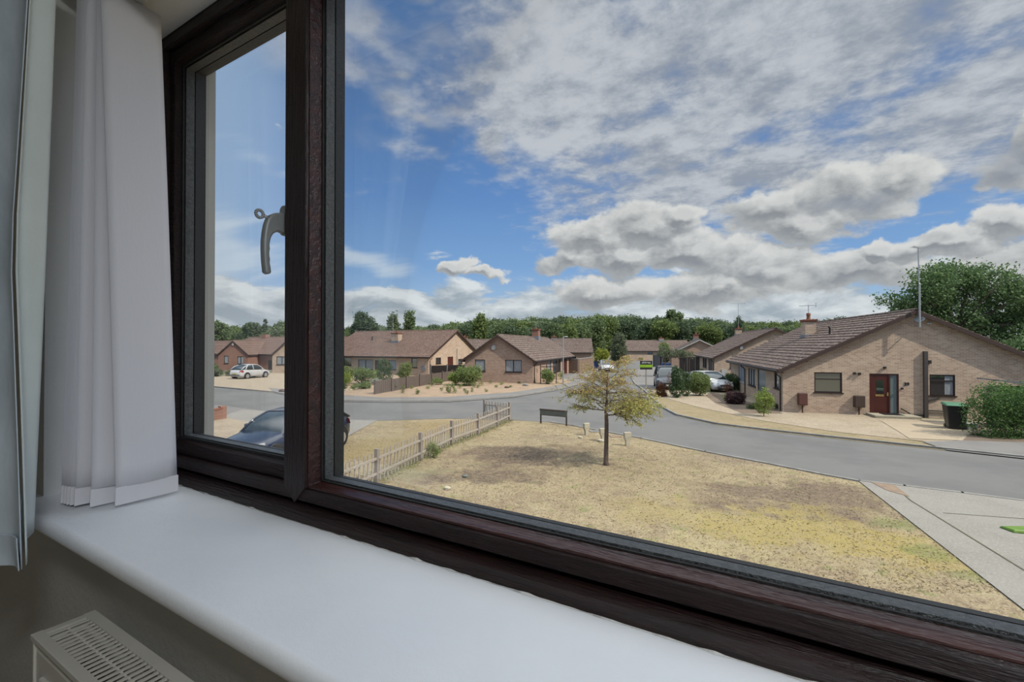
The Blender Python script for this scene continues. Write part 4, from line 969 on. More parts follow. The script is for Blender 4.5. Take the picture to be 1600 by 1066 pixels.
aerial(C_, (c.x+.7, c.y+.9, HT(520, 58.5)), HT(492, 58.5)-HT(520, 58.5), 1.0, 'television aerial by the chimney of the long bungalow facing the road')
v_ = C_.hitroof(581.5, 532); MB().tube([(v_.x, v_.y, v_.z-.1), (v_.x, v_.y, v_.z+.5)], .07, 8).build('vent_pipe', M['black'], C_.root)

a0 = C_.hit('left', 662, 576); MB().tube([C_.P('left', *a0, .05), C_.P('left', *a0, .12)], .3, 16).build('wall_dish', M['lead'], C_.root)
D = House('bungalow', 'red brick bungalow row at the far left behind the white hatchback', -20.3, 60, -3, 11, 24, 2.3, 4.65, 'red', 'tile_red')
r = D.rect('left', 419, 563, 425.5, 583); D.door('left', r[0], r[1], r[3], 'black')
r = D.rect('left', 525, 561, 536, 570); D.window('left', *r)
D.finish()
D1 = House('bungalow', 'red brick gable with two white-curtained windows and a small white light at its top', -40.4, 63.4, .1, 4.35, 6.5, 2.25, 4.08, 'red', 'tile_red', oh=.15)
r = D1.rect('front', 350, 556, 357, 568); D1.window('front', *r, pane='net')
r = D1.rect('front', 371, 557, 381.5, 569); D1.window('front', *r, pane='net', cols=2)
r = D1.rect('front', 363, 536, 366, 540); D1.sbox(MB(), 'front', *r, 0, .1).build('wall_lamp', M['white_trim'], D1.root)
D1.finish(gutter=False)
E1 = House('bungalow', 'buff brick gable of the left row with one window, beside the dark garage door', -29.65, 57, .12, 4.2, 7, 2.35, 4.15, 'buff', 'tile_red', oh=.15)
r = E1.rect('front', 432, 557, 449, 570); E1.window('front', *r, pane='net', cols=2)
E1.finish(gutter=False)
D3 = House('bungalow', 'long low roof running out of view at the far left', -42, 70, -5, 9, 16, 2.3, 4.1, 'red', 'tile_red')
D3.finish(gutter=False)
def absorb(a, b):
    bpy.context.view_layer.update()
    mm = a.root.matrix_world.inverted() @ b.root.matrix_world
    for ch in list(b.root.children):
        ml = ch.matrix_local.copy(); ch.parent = a.root; ch.matrix_local = mm @ ml
    bpy.data.objects.remove(b.root)
for b_ in (D1, E1, D3): absorb(D, b_)
D.root['label'] = 'joined red brick bungalow row with small gables at the far left behind the white hatchback'
MB().box(D.W/2-.4, D.W/2+.4, 20.5, 21.5, 4.2, 5.1).build('chimney', M['red'], D.root)

Fh = House('bungalow', 'brown roofed bungalow behind the brick garden wall beyond the road bend', 13.8, 80, -8, 11, 13, 2.3, 4.65, 'pink', 'tile')
r = Fh.rect('left', 893, 556, 900, 563); Fh.window('left', *r)
Fh.finish(); Fh.chimney(Fh.W/2, 6.7, .8, 1, 4.3, HT(526, 87), pot=.3, m=M['red'])
G = House('bungalow', 'low bungalow closing the end of the side street', 39.5, 101, -20, 9, 14.6, 2.3, 4.5, 'buff', 'tile')
r = G.rect('left', 1012, 547.5, 1019.5, 553.5); G.window('left', *r, pane='net_blue')
G.finish(boards='white_trim'); G.chimney(4.5, 5.5, .9, 1, 4.2, 5.1, pot=.3)
H = House('bungalow', 'brick gable with white bargeboards at the end of the side street', 24.9, 72, .3, 8.2, 12, 2.3, 4.35, 'pink', 'tile')
r = H.rect('front', 1062, 552, 1070, 558); H.window('front', *r, frame='white_trim')
H.finish(boards='white_trim'); H.chimney(H.W/2, 6, .8, 1, 4.1, 5.3, pot=.3, m=M['red'])
J = House('bungalow', 'brown roof showing between the long bungalow and the bend bungalow', -2.0, 76, -12, 10, 9, 2.3, 4.45, 'pink', 'tile')
J.finish(gutter=False); J.chimney(5, 6.8, .8, 1, 4.1, 5.0, pot=.25, m=M['red'])
K = House('bungalow', 'distant roof between the street-end bungalow and the brown roofed one', 20, 118, -20, 9, 10, 2.3, 4.4, 'pink', 'tile'); K.finish(gutter=False)

# =================================================================== WALLS AND FENCES
def wallrun(nm, lab, cat, pts, h, t, m, cap=None):
    o = GP(*pts[0]); root = thing(nm, lab, cat, o, 0)
    mb = MB(); cp = MB()
    for a, b in zip(pts[:-1], pts[1:]):
        A_, B_ = GP(*a)-o, GP(*b)-o
        mb.bar(A_+Vector((0, 0, h/2-.05)), B_+Vector((0, 0, h/2-.05)), t, h+.1); cp.bar(A_+Vector((0, 0, h+.03)), B_+Vector((0, 0, h+.03)), t+.06, .06)
    mb.build('wall_body', m, root); cp.build('coping', cap or m, root); return root
bwm = brick_mat('garden_wall_brick', (.44, .30, .22), (.33, .22, .16), (.38, .31, .25))
o_ = GP(903.5, 584)
gw = thing('garden_wall', 'brick garden wall with corner beside the bend bungalow, lamp post in front', 'wall', (o_.x, o_.y, 0), 0)
m_ = MB(); q0 = DP(884, 57)-o_; q1 = Vector((0, 0, 0)); q2 = DP(926, 66)-o_
m_.bar(q0+Vector((0, 0, .85)), q1+Vector((0, 0, .85)), .22, 1.75); m_.bar(q1+Vector((0, 0, .85)), q2+Vector((0, 0, .85)), .22, 1.75); m_.build('wall_body', bwm, gw)
m_ = MB(); m_.bar(q0+Vector((0, 0, 1.76)), q1+Vector((0, 0, 1.76)), .28, .08); m_.bar(q1+Vector((0, 0, 1.76)), q2+Vector((0, 0, 1.76)), .28, .08); m_.build('coping', M['kerb'], gw)
def board_fence(nm, lab, p0, p1, h0, h1, m, npost, postm=None, post_h=.1, pitch=.12):
    """boards between posts; p0, p1 ground points"""
    root = thing(nm, lab, 'fence', p0, 0); d = p1-p0; n = max(2, int(d.length/pitch)); mb = MB(); dn = d.normalized()
    nr = Vector((-dn.y, dn.x, 0))
    for i in range(n):
        a = d*(i/n); h = h0+(h1-h0)*i/n; w = pitch*.94; off = nr*(.012*(i % 2))
        mb.bar(a+off+Vector((0, 0, h/2)), a+off+dn*w+Vector((0, 0, h/2)), .02, h)
    mb.build('boards', m, root)
    for zf in (.2, .85): MB().bar(Vector((0, 0, h0*zf))+nr*.03, d+Vector((0, 0, h1*zf))+nr*.03, .04, .07).build('rail', m, root)
    for i in range(npost):
        f = i/(npost-1); a = d*f-nr*.05; h = h0+(h1-h0)*f+post_h
        MB().box(a.x-.05, a.x+.05, a.y-.05, a.y+.05, 0, h).build('post', postm or m, root)
    return root
board_fence('board_fence', 'low greyed board fence running back from the pavement between the two front gardens', GP(585, 617), GP(706, 595), .95, .95, M['wood_mid'], 7)
board_fence('board_fence', 'dark closeboard fence behind the concrete posts right of the long bungalow', DP(674, 50), DP(727, 46.5), 1.25, 1.5, M['wood_dark'], 3, M['kerb'], .12)
board_fence('board_fence', 'grey board fence at the end of the side street', DP(1021, 74), DP(1036, 71), 1.9, 1.9, mat('grey_boards', (.22, .225, .23), (.15, .155, .16), 8, .8), 2)
board_fence('board_fence', 'dark closeboard fence with pale posts in front of the white-edged gable', DP(1062, 61), DP(1100, 58), 1.95, 1.95, M['wood_dark'], 4, M['kerb'], .1)
# low brick wall of the neighbour at the left
lw = thing('low_brick_wall', 'low red brick wall beside the neighbour\'s gravel at the far left', 'wall', GP(348, 655), 0)
e_ = GP(225, 676)-GP(348, 655); MB().bar(Vector((0, 0, .24)), e_+Vector((0, 0, .24)), .2, .5).build('wall_body', M['red'], lw); MB().bar(Vector((0, 0, .52)), e_+Vector((0, 0, .52)), .24, .07).build('coping', M['terracotta'], lw)
MB().box(-.13, .13, -.13, .13, 0, .62).build('pier', M['red'], lw)

# picket fence
M['picket'] = mat('weathered_pickets', (.62, .55, .47), (.46, .40, .34), 9, .85, .25, stretch=(3, 3, .5))
fp = [GP(*p) for p in [(589, 754), (657, 720), (706, 695.5), (747, 680), (777, 666.5), (796, 657.5)]]
dl = (fp[0]-fp[1]); pre = [fp[0]+dl*1.0, fp[0]+dl*2.0]
ret = GP(757, 652.5)
path = pre[::-1]+fp+[ret]
pf = thing('picket_fence', 'low weathered picket fence crossing the dry grass towards the road', 'fence', fp[0], 0)
post_me = MB().add([], []); 
def picket_mesh(w, t, h):
    return MB().prism([(-w/2, 0), (w/2, 0), (w/2, h-.03), (0, h), (-w/2, h-.03)], -t/2, t/2)
pk = None; posts = None; np_ = 0
for i, p in enumerate(path):
    last = i == len(path)-1
    q = p-fp[0]; nxt = path[i+1]-p if not last else p-path[i-1]; ang = math.atan2(nxt.y, nxt.x)
    if posts is None: posts = MB().hexa([(-.045, -.045, 0), (.045, -.045, 0), (.045, .045, 0), (-.045, .045, 0), (-.045, -.045, .86), (.045, -.045, .86), (.045, .045, .86), (-.045, .045, .86)]).build('post', M['wood_grey'], pf); oo = posts
    else: oo = posts.copy(); COL.objects.link(oo); oo.parent = pf
    oo.location = q; oo.rotation_euler = (0, 0, ang)
    if last: break
    for z in (.24, .62):
        dn = nxt.normalized(); nr = Vector((-dn.y, dn.x, 0))
        MB().bar(q+Vector((0, 0, z))-nr*.02, q+nxt+Vector((0, 0, z))-nr*.02, .03, .06).build('rail', M['picket'], pf)
    n = max(3, int(nxt.length/.165))
    for k in range(1, n):
        if pk is None: pk = picket_mesh(.048, .018, .80).build('picket', M['picket'], pf); oo = pk
        else: oo = pk.copy(); COL.objects.link(oo); oo.parent = pf
        np_ += 1
        a = q+nxt*(k/n)+nr*.01; random.seed(i*100+k)
        oo.location = a+Vector((0, 0, .02)); oo.rotation_euler = (random.uniform(-.02, .02), random.uniform(-.03, .03), ang)
print('pickets', np_)

# marker posts in the lawn, street name sign, estate board, lamp post
M['cream_post'] = mat('cream_concrete', (.66, .60, .46), (.55, .50, .39), 8, .9, .15)
grp = 'cream marker posts along the lawn edge'
for (u, v, lab, rz) in ((916, 680.5, 'cream marker post on the lawn, nearest the street name sign', .5), (942, 690, 'cream marker post directly behind the young tree trunk', .25), (980, 697, 'cream marker post on the lawn right of the young tree trunk', .2)):
    t = thing('marker_post', lab, 'post', GP(u, v), TH+rz, grp)
    MB().hexa([(-.06, -.045, 0), (.06, -.045, 0), (.06, .045, 0), (-.06, .045, 0), (-.07, -.05, .22), (.07, -.05, .22), (.07, .05, .22), (-.07, .05, .22)]).build('stake', M['cream_post'], t)
    MB().hexa([(-.07, -.05, .2), (.07, -.05, .2), (.07, .06, .2), (-.07, .06, .2), (-.125, -.055, .30), (.125, -.055, .30), (.125, .06, .30), (-.125, .06, .30)]).build('shoulder', M['cream_post'], t)
    MB().box(-.125, .125, -.055, .06, .30, .48).build('head', M['cream_post'], t, bevel=.01)
s0, s1 = GP(845, 662), GP(885, 666); sn = thing('street_name_sign', 'low street name sign on two legs at the edge of the lawn', 'sign', s0, math.atan2((s1-s0).y, (s1-s0).x))
sw = (s1-s0).length; M['rust_leg'] = mat('rusty_brown_leg', (.13, .085, .07), None, 9, .7); M['sign_plate'] = mat('grey_green_sign_plate', (.20, .22, .19), (.15, .165, .14), 4, .5)
for x in (0, sw): MB().hexa([(x-.03, -.02, 0), (x+.03, -.02, 0), (x+.03, .02, 0), (x-.03, .02, 0), (x-.03, -.02, .66), (x+.03, -.02, .66), (x+.03, .02, .66), (x-.03, .02, .66)]).build('leg', M['rust_leg'], sn)
MB().box(-.03, sw+.03, -.035, -.02, .42, .64).build('plate', M['sign_plate'], sn)
f_ = MB(); f_.box(-.05, sw+.05, -.045, .02, .62, .67); f_.box(-.03, sw+.03, -.045, -.018, .39, .42); f_.build('frame', M['rust_leg'], sn)
# estate agent's board
eb = GP(1009.5, 612); et = thing('estate_board', 'black and lime estate agent board on a tall post beside the side street', 'sign', eb, TH-.0)
k_ = DEP(612)/720
MB().bar((0, .03, 0), (0, .03, HT(577, DEP(612))), .07).build('post', M['wood_grey'], et)
zt, zb = HT(564, DEP(612)), HT(577.5, DEP(612)); bw = 9.6*k_
z1 = zt-(zt-zb)*.44; z2 = zt-(zt-zb)*.76
lime = mat('lime_green_panel', (.36, .62, .03), None, 4, .5); blk = mat('black_panel', (.02, .02, .024), None, 4, .5)
MB().box(-bw, bw, -.01, .0, z1, zt).build('upper_panel', blk, et); MB().box(-bw-.02, bw+.02, -.015, .0, z2, z1).build('lime_band', lime, et); MB().box(-bw, bw, -.01, 0, zb, z2).build('lower_panel', blk, et)
text_mesh('shires', .27, .004, 'lettering', M['white_trim'], et, Matrix.Translation((0, -.028, (zt+z1)/2+.02)) @ Matrix.Rotation(R(90), 4, 'X') @ Matrix.Diagonal((1.05, .85, 1, 1)), bold=.004)
# lamp post
lp = GP(880, 600.5); ll = thing('lamp_post', 'slim grey street lamp beside the bend bungalow and brick garden wall', 'street lamp', lp, TH)
hh = HT(527, DEP(600.5)); MB().tube([(0, 0, 0), (0, 0, 1.2), (0, 0, 1.21), (0, 0, hh)], [.075, .075, .05, .04], 10).build('pole', M['grey_metal'], ll)
MB().tube([(0, 0, hh), (.1, 0, hh+.03), (.25, 0, hh+.04)], .03, 8).build('bracket', M['grey_metal'], ll)
MB().hexa([(.15, -.07, hh+.0), (.42, -.08, hh+.02), (.42, .08, hh+.02), (.15, .07, hh), (.15, -.06, hh+.09), (.42, -.05, hh+.08), (.42, .05, hh+.08), (.15, .06, hh+.09)]).build('lantern', M['white_trim'], ll, bevel=.02)
# blue bins
M['blue_bin'] = mat('blue_plastic', (.03, .09, .30), None, 6, .45)
for i, (u, d_, lab) in enumerate(((1037, 62, 'blue wheelie bin beside the grey board fence at the street end'), (1043, 61, 'blue wheelie bin right of another one, behind the dark people carrier'))):
    t = thing('wheelie_bin', lab, 'bin', DP(u, d_), TH, 'blue bins')
    MB().hexa([(-.22, -.25, .04), (.22, -.25, .04), (.22, .25, .04), (-.22, .25, .04), (-.29, -.33, 1.0), (.29, -.33, 1.0), (.29, .33, 1.0), (-.29, .33, 1.0)]).build('body', M['blue_bin'], t)
    MB().box(-.31, .31, -.36, .36, 1.0, 1.08).build('lid', M['blue_bin'], t, bevel=.02)
    for x in (-.22, .22): MB().tube([(x-.03, .26, .10), (x+.03, .26, .10)], .10, 10).build('wheel', M['black'], t)
t = thing('wheelie_bin', 'blue wheelie bin against the end of the brick garden wall', 'bin', DP(931, 68), TH)
MB().hexa([(-.22, -.25, .04), (.22, -.25, .04), (.22, .25, .04), (-.22, .25, .04), (-.29, -.33, 1.0), (.29, -.33, 1.0), (.29, .33, 1.0), (-.29, .33, 1.0)]).build('body', M['blue_bin'], t); MB().box(-.31, .31, -.36, .36, 1.0, 1.08).build('lid', M['blue_bin'], t)
for x in (-.22, .22): MB().tube([(x-.03, .26, .10), (x+.03, .26, .10)], .10, 10).build('wheel', M['black'], t)
# green sheet on the drive, manhole covers, scraps on the lawn
gs = GP(1590, 831); gt = MB()
gt.hexa([(-.20, -.14, .0), (.5, -.22, .0), (.5, .16, .0), (-.24, .12, .0), (-.18, -.12, .05), (.5, -.20, .07), (.5, .13, .06), (-.22, .10, .035)])
go = gt.build('green_sheet', mat('green_plastic_sheet', (.20, .36, .04), (.14, .28, .03), 5, .45), None, bevel=.01); go.location = gs+Vector((0, 0, .035)); go.rotation_euler = (0, 0, TH-.15)
tag(go, 'folded green plastic sheet lying on the concrete drive at the right edge', 'plastic sheet')
def cover(u, v, w, d, lab, mt):
    t = MB().box(-w/2, w/2, -d/2, d/2, 0, .02).build('access_cover', mt, None, bevel=.004); t.location = GP(u, v)+Vector((0, 0, .012)); t.rotation_euler = (0, 0, TH+.1); tag(t, lab, 'access cover')
cover(929, 674.5, .42, .35, 'grey access cover in the grass beside the leftmost marker post', M['pavement'])
cover(961, 682.5, .42, .35, 'brown access cover in the grass right of the young tree trunk', M['paver'])
def stone(u, v, r, lab, mt='cream_post'):
    random.seed(int(u*7+v)); m_ = MB().ball((0, 0, r*.3), r, 8, (1, .8, .5)); m_.v = [(x*(1+random.uniform(-.15, .15)), y*(1+random.uniform(-.15, .15)), max(0, z)) for x, y, z in m_.v]
    t = m_.build('stone', M[mt], None, smooth=False); t.location = GP(u, v)+Vector((0, 0, .01)); tag(t, lab, 'stone', 'pale stones edging the left garden' if 'edging' in lab else None)
stone(938.5, 690.5, .13, 'white stone at the foot of the hidden marker post'); stone(906.5, 685, .10, 'pale flat stone on the lawn left of the young tree'); stone(871, 681, .06, 'small white stone on the lawn below the street name sign')
stone(699, 765, .10, 'white scrap on the bare patch of lawn'); stone(727, 746, .09, 'pale green scrap on the bare patch near the picket fence', 'sign_plate')
for i, (u, v) in enumerate(((520, 612), (527, 612.5), (534, 611), (541, 611.5), (549, 610.5))): stone(u, v, .16, 'pale edging stone at the left garden border', 'cream_post')
stone(821, 603.5, .3, 'grey planter stone below the bend bungalow wall', 'kerb'); stone(792, 607, .22, 'small brown planter stone on the pinkish gravel', 'rust_leg')
stone(442, 613, .3, 'dark boulder at the edge of the gravel parking', 'rust_leg')

# =================================================================== CARS
M['tyre'] = mat('tyre_rubber', (.02, .02, .021), None, 30, .8); M['rim'] = mat('alloy_wheel', (.5, .5, .52), None, 9, .3, metal=.7)
M['car_glass'] = mat('car_window', (.03, .045, .05), None, 3, .04, spec=1); M['lens'] = mat('headlamp_lens', (.75, .78, .8), None, 5, .1); M['tail'] = mat('red_tail_lamp', (.45, .02, .015), None, 5, .2)
M['plate_y'] = mat('yellow_number_plate', (.70, .52, .06), None, 5, .5); M['plate_w'] = mat('white_number_plate', (.72, .72, .68), None, 5, .5); M['chrome'] = mat('chrome_strip', (.75, .76, .78), None, 5, .15, metal=1)
def car(name, lab, pos, head, L, Wd, H, paint, bon=.95, roof0=1.75, roof1=None, rear=None, chrome=False, tall=0, extra=None):
    """head: world angle of travel; local +x is forward, origin in the middle on the ground"""
    t = thing(name, lab, 'car', pos, head); hw = Wd/2
    r1 = roof1 or L-1.0; wb0, wb1 = .82, L-.78     # wheel centres measured from the nose
    X = lambda s: L/2-s
    belt = .92+tall
    top = [(0, .50), (.04, .62), (.18, .70+tall*.6), (bon, belt-.02), (roof0, belt+.03), (r1, belt+.08), (L-.30, belt+.08), (L-.06, belt-.05), (L, .55)]
    def ti(s):
        for (a, za), (b, zb) in zip(top[:-1], top[1:]):
            if s <= b: return za+(zb-za)*(s-a)/max(b-a, 1e-6)
        return top[-1][1]
    st = [0, .03, .1, .25, .5, .8, bon, 1.4, roof0+.2, L*.55, L*.68, r1, L-.5, L-.25, L-.1, L-.02, L]
    mb = MB(); nC = 13
    for s_ in st:
        e_ = min(s_, L-s_); wf = hw*(1-.22*math.exp(-e_/.16)-.06*math.exp(-e_/.7)); zt = ti(s_); zb = .22+.14*math.exp(-e_/.12)
        cs = [(-wf*.90, zb), (-wf*.98, zb+.12), (-wf, (zb+zt)/2), (-wf*.985, zt-.16), (-wf*.92, zt-.04), (-wf*.78, zt+.012), (0, zt+.035)]
        cs = cs+[(-y, z) for y, z in cs[-2::-1]]
        mb.v += [(X(s_), y, z) for y, z in cs]
    for i in range(len(st)-1):
        for k in range(nC-1): a = i*nC+k; mb.f.append([a, a+1, a+nC+1, a+nC])
        mb.f.append([i*nC+nC-1, i*nC, (i+1)*nC, (i+1)*nC+nC-1])
    mb.f.append(list(range(nC))); mb.f.append([(len(st)-1)*nC+k for k in range(nC)][::-1])
    body = mb.build('body', paint, t, smooth=True)
    gl = MB(); gs_ = [(bon-.02, belt-.06, belt-.04, .86, .86), ((bon+roof0)/2, belt-.06, (belt+H)/2+.04, .92, .80), (roof0, belt-.04, H-.035, .93, .70), ((roof0+r1)/2, belt, H, .94, .71), (r1, belt, H-.04, .93, .69), ((r1+L-.18)/2, belt, (H+belt)/2+.10, .90, .74), (L-.14, belt, belt+.05, .84, .80)]
    if extra == 'van': gs_[-1] = (L-.10, belt, belt+.1, .9, .8); gs_[-2] = (L-.22, belt, H-.25, .92, .72); gs_[-3] = (L-.45, belt, H-.04, .93, .72)
    for (s_, z0, z1, w0, w1) in gs_:
        mb_ = [(-hw*w0, z0), (-hw*(w0*.6+w1*.4), z0+(z1-z0)*.45), (-hw*w1*1.02, z1-.03*(z1 > belt+.2)), (-hw*w1*.8, z1), (0, z1+.015)]
        mb_ = mb_+[(-y, z) for y, z in mb_[-2::-1]]; gl.v += [(X(s_), y, z) for y, z in mb_]
    for i in range(len(gs_)-1):
        for k in range(8): a = i*9+k; gl.f.append([a, a+1, a+10, a+9])
        gl.f.append([i*9+8, i*9, (i+1)*9, (i+1)*9+8])
    gl.f.append(list(range(9))); gl.f.append([6*9+k for k in range(9)][::-1])
    g = gl.build('windows', M['car_glass'], t, smooth=True)
    # roof skin and pillars in body colour
    rf = MB(); rs = [gs_[2], gs_[3], gs_[4]]
    for (s_, z0, z1, w0, w1) in rs:
        c_ = [(-hw*w1*1.05, z1-.06), (-hw*w1*1.02, z1-.015), (-hw*w1*.8, z1+.015), (0, z1+.032), (hw*w1*.8, z1+.015), (hw*w1*1.02, z1-.015), (hw*w1*1.05, z1-.06)]; rf.v += [(X(s_), y, z) for y, z in c_]
    for i in range(2):
        for k in range(6): a = i*7+k; rf.f.append([a, a+1, a+8, a+7])
    rf.build('roof', paint, t, smooth=True)
    for sg in (-1, 1):
        def gp_(i, q):
            s_, z0, z1, w0, w1 = gs_[i]; return (X(s_), sg*hw*((w0+(w1*1.02-w0)*q)+.012), z0+(z1-z0-.03)*q)
        pm = MB(); pm.tube([gp_(0, .9), gp_(1, 1), gp_(2, 1), gp_(3, 1), gp_(4, 1), gp_(5, 1), gp_(6, 1)], .035, 6); pm.tube([gp_(3, 0), gp_(3, 1)], .032, 6); pm.tube([gp_(5, 0), gp_(4, .98)], .05, 6)
        pm.build('pillars', paint if not chrome else paint, t, smooth=True)
        if chrome: MB().tube([(X(bon+.25), sg*hw*.955, belt-.02), (X(roof0+.02), sg*hw*.76, H-.09), (X(r1), sg*hw*.745, H-.08)], .014, 6).build('chrome_trim', M['chrome'], t)
        mm = MB().ball((X(bon+.42), sg*(hw+.10), belt+.06), .10, 10, (.6, 1, .7)); mm.tube([(X(bon+.42), sg*(hw+.05), belt+.03), (X(bon+.38), sg*(hw-.08), belt+.01)], .03, 6); mm.build('mirror', paint, t, smooth=True)
        hl = MB().hexa([(X(.02), sg*hw*.50, .56+tall*.5), (X(.42), sg*hw*.985, .66+tall*.6), (X(.42), sg*hw*.985, .78+tall*.8), (X(.06), sg*hw*.50, .70+tall*.6)]+[(X(.10), sg*hw*.50, .56+tall*.5), (X(.46), sg*hw*.90, .66+tall*.6), (X(.46), sg*hw*.90, .78+tall*.8), (X(.12), sg*hw*.50, .70+tall*.6)]).build('headlamp', M['lens'], t)
        tl = MB().hexa([(X(L-.28), sg*hw*1.0, .72+tall), (X(L-.03), sg*hw*.72, .72+tall), (X(L-.05), sg*hw*.72, .86+tall), (X(L-.34), sg*hw*.985, .90+tall), (X(L-.28), sg*hw*.9, .72+tall), (X(L-.12), sg*hw*.7, .72+tall), (X(L-.14), sg*hw*.7, .86+tall), (X(L-.34), sg*hw*.88, .90+tall)]).build('tail_lamp', M['tail'], t)
        for s_ in (wb0, wb1):
            w = MB(); w.tube([(X(s_), sg*(hw-.20), .31), (X(s_), sg*(hw+.015), .31)], .31, 20); wo = w.build('wheel', M['tyre'], t, bevel=.02)
            MB().tube([(X(s_), sg*(hw-.02), .31), (X(s_), sg*(hw+.025), .31)], .21, 10).build('rim', M['rim'], wo)
            MB().tube([(X(s_), sg*(hw-.06), .34), (X(s_), sg*(hw+.004), .34)], .36, 20).build('wheel_arch', M['black'], t)
    MB().box(X(-.012), X(.05), -.26, .26, .36, .47).build('number_plate', M['plate_w'], t); MB().box(X(L-.05), X(L+.012), -.26, .26, .50, .61).build('number_plate', M['plate_y'], t)
    MB().box(X(-.006), X(.05), -hw*.45, hw*.45, .50, .58).build('grille', M['black'], t); MB().box(X(-.004), X(.10), -hw*.6, hw*.6, .24, .34).build('lower_grille', M['black'], t)
    return t
white_p = mat('white_car_paint', (.80, .81, .82), None, 2, .18, spec=.6); navy_p = mat('navy_car_paint', (.018, .028, .060), (.014, .022, .05), 2, .16, spec=.8); grey_p = mat('dark_metallic_car_paint', (.10, .105, .12), None, 2, .22, spec=.7, metal=.3)
def heading(p, q): d = q-p; return math.atan2(d.y, d.x)
# white hatchback at the left
pr_, pf_ = GP(372, 592.5), GP(410, 589.5)
car('hatchback_car', 'white hatchback parked on the buff gravel in front of the red brick gable', (pr_+pf_)/2, heading(pr_, pf_+FV*.6), 3.95, 1.7, 1.47, white_p)
pn, pr_ = W(-7.75, 12.7), W(-6.55, 16.8)
nv = car('saloon_car', 'dark navy car with bright window trim parked on the drive below, cut by the mullion', (pn+pr_)/2, heading(pr_, pn), 4.5, 1.8, 1.43, navy_p, bon=1.2, roof0=2.05, roof1=3.3, chrome=True)
p_ = DP(1107, 35.5)
car('hatchback_car', 'silver-white hatchback facing out beside the near bungalow, nose past the round bush', p_, heading(p_, p_-FV+RV*.16), 4.2, 1.78, 1.47, mat('silver_white_paint', (.66, .68, .70), None, 2, .2, spec=.6))
p_ = DP(1042, 37.2)
car('people_carrier', 'dark people carrier half hidden behind the conifer at the gravel edge', p_, heading(p_, p_-FV-RV*.25), 4.4, 1.85, 1.78, grey_p, bon=.8, roof0=1.6, roof1=3.6, tall=.14, extra='van')
p_ = DP(947, 60.5)
car('hatchback_car', 'white car beyond the top of the young tree by the brick garden wall', p_, heading(p_, p_-FV-RV*.1), 4.1, 1.75, 1.5, white_p)
#PLANTS
ALB = 1.0
LM = {
 'wood': leaf_mat('wood_foliage', (0.101, 0.146, 0.065), (0.146, 0.196, 0.086), 1.2), 'dark': leaf_mat('dark_foliage', (0.073, 0.109, 0.062), (0.107, 0.150, 0.081), 1.5),  # distant leaf colours greyed towards blue in place of air haze
 'bright': leaf_mat('bright_foliage', (0.111, 0.159, 0.051), (0.155, 0.203, 0.068), 2), 'oak': leaf_mat('oak_foliage', (0.075, 0.135, 0.056), (0.131, 0.206, 0.081), 1.3),
 'greygreen': leaf_mat('grey_green_foliage', (0.138, 0.161, 0.098), (0.103, 0.127, 0.069), 2), 'yellow': leaf_mat('yellow_green_foliage', (0.200, 0.235, 0.030), (0.260, 0.280, 0.050), 4),
 'shrub': leaf_mat('shrub_foliage', (0.138, 0.190, 0.057), (0.196, 0.241, 0.092), 5), 'shrub_dark': leaf_mat('dark_shrub_foliage', (0.053, 0.090, 0.033), (0.090, 0.135, 0.053), 5),
 'conifer': leaf_mat('conifer_foliage', (.055, .095, .036), (.085, .135, .055), 5), 'purple': leaf_mat('purple_foliage', (0.055, 0.028, 0.032), (0.085, 0.045, 0.045), 6),
 'rust': leaf_mat('rusty_dead_foliage', (0.200, 0.085, 0.038), (0.140, 0.058, 0.028), 6), 'young': leaf_mat('young_tree_foliage', (.42, .38, .11), (.34, .36, .13), 3),
 'young_o': leaf_mat('young_tree_tips', (.48, .29, .12), (.40, .31, .13), 3), 'hedge': leaf_mat('hedge_foliage', (0.054, 0.116, 0.034), (0.109, 0.194, 0.054), 3), 'white': leaf_mat('pale_flowers', (0.420, 0.420, 0.360), (0.300, 0.330, 0.260), 5),
 'lime': leaf_mat('lime_shrub_foliage', (0.187, 0.253, 0.055), (0.242, 0.297, 0.077), 5)}
def tree(name, lab, pos, blobs, lm, nl, size, rng, trunk=(.25, 3), group=None, cat='tree', rc=.35, per=14, limbs=6, lean=0, bark=None, shell=(.6, 1.02), zmin=None, flat=0):
    t = thing(name, lab, cat, pos, 0, group)
    k = max(4, nl//per); p = clumps(blobs, k, per, rc, rng, shell, zmin)
    link('foliage', leafmesh('foliage', p, size, rng, flat), t, LM[lm])
    if trunk:
        r, h = trunk; mb = MB(); mb.tube([(0, 0, -.05), (0, 0, h*.4), (lean*.5, 0, h*.8), (lean, 0, h*1.2)], [r*1.2, r, r*.85, r*.6], 8)
        for i in range(limbs):
            b = blobs[i % len(blobs)]; a = rng.random()*6.28
            e = Vector((b[0]+b[3]*.6*math.cos(a), b[1]+b[4]*.6*math.sin(a), b[2]+b[5]*(.1+.4*rng.random())))
            s0 = Vector((lean*.5, 0, h*(.65+.4*rng.random()))); mb.tube([s0, s0.lerp(e, .5)+Vector((0, 0, .1*b[5])), e], [r*.5, r*.3, r*.08], 6)
        mb.build('trunk', bark or M['bark'], t, smooth=True)
    return t
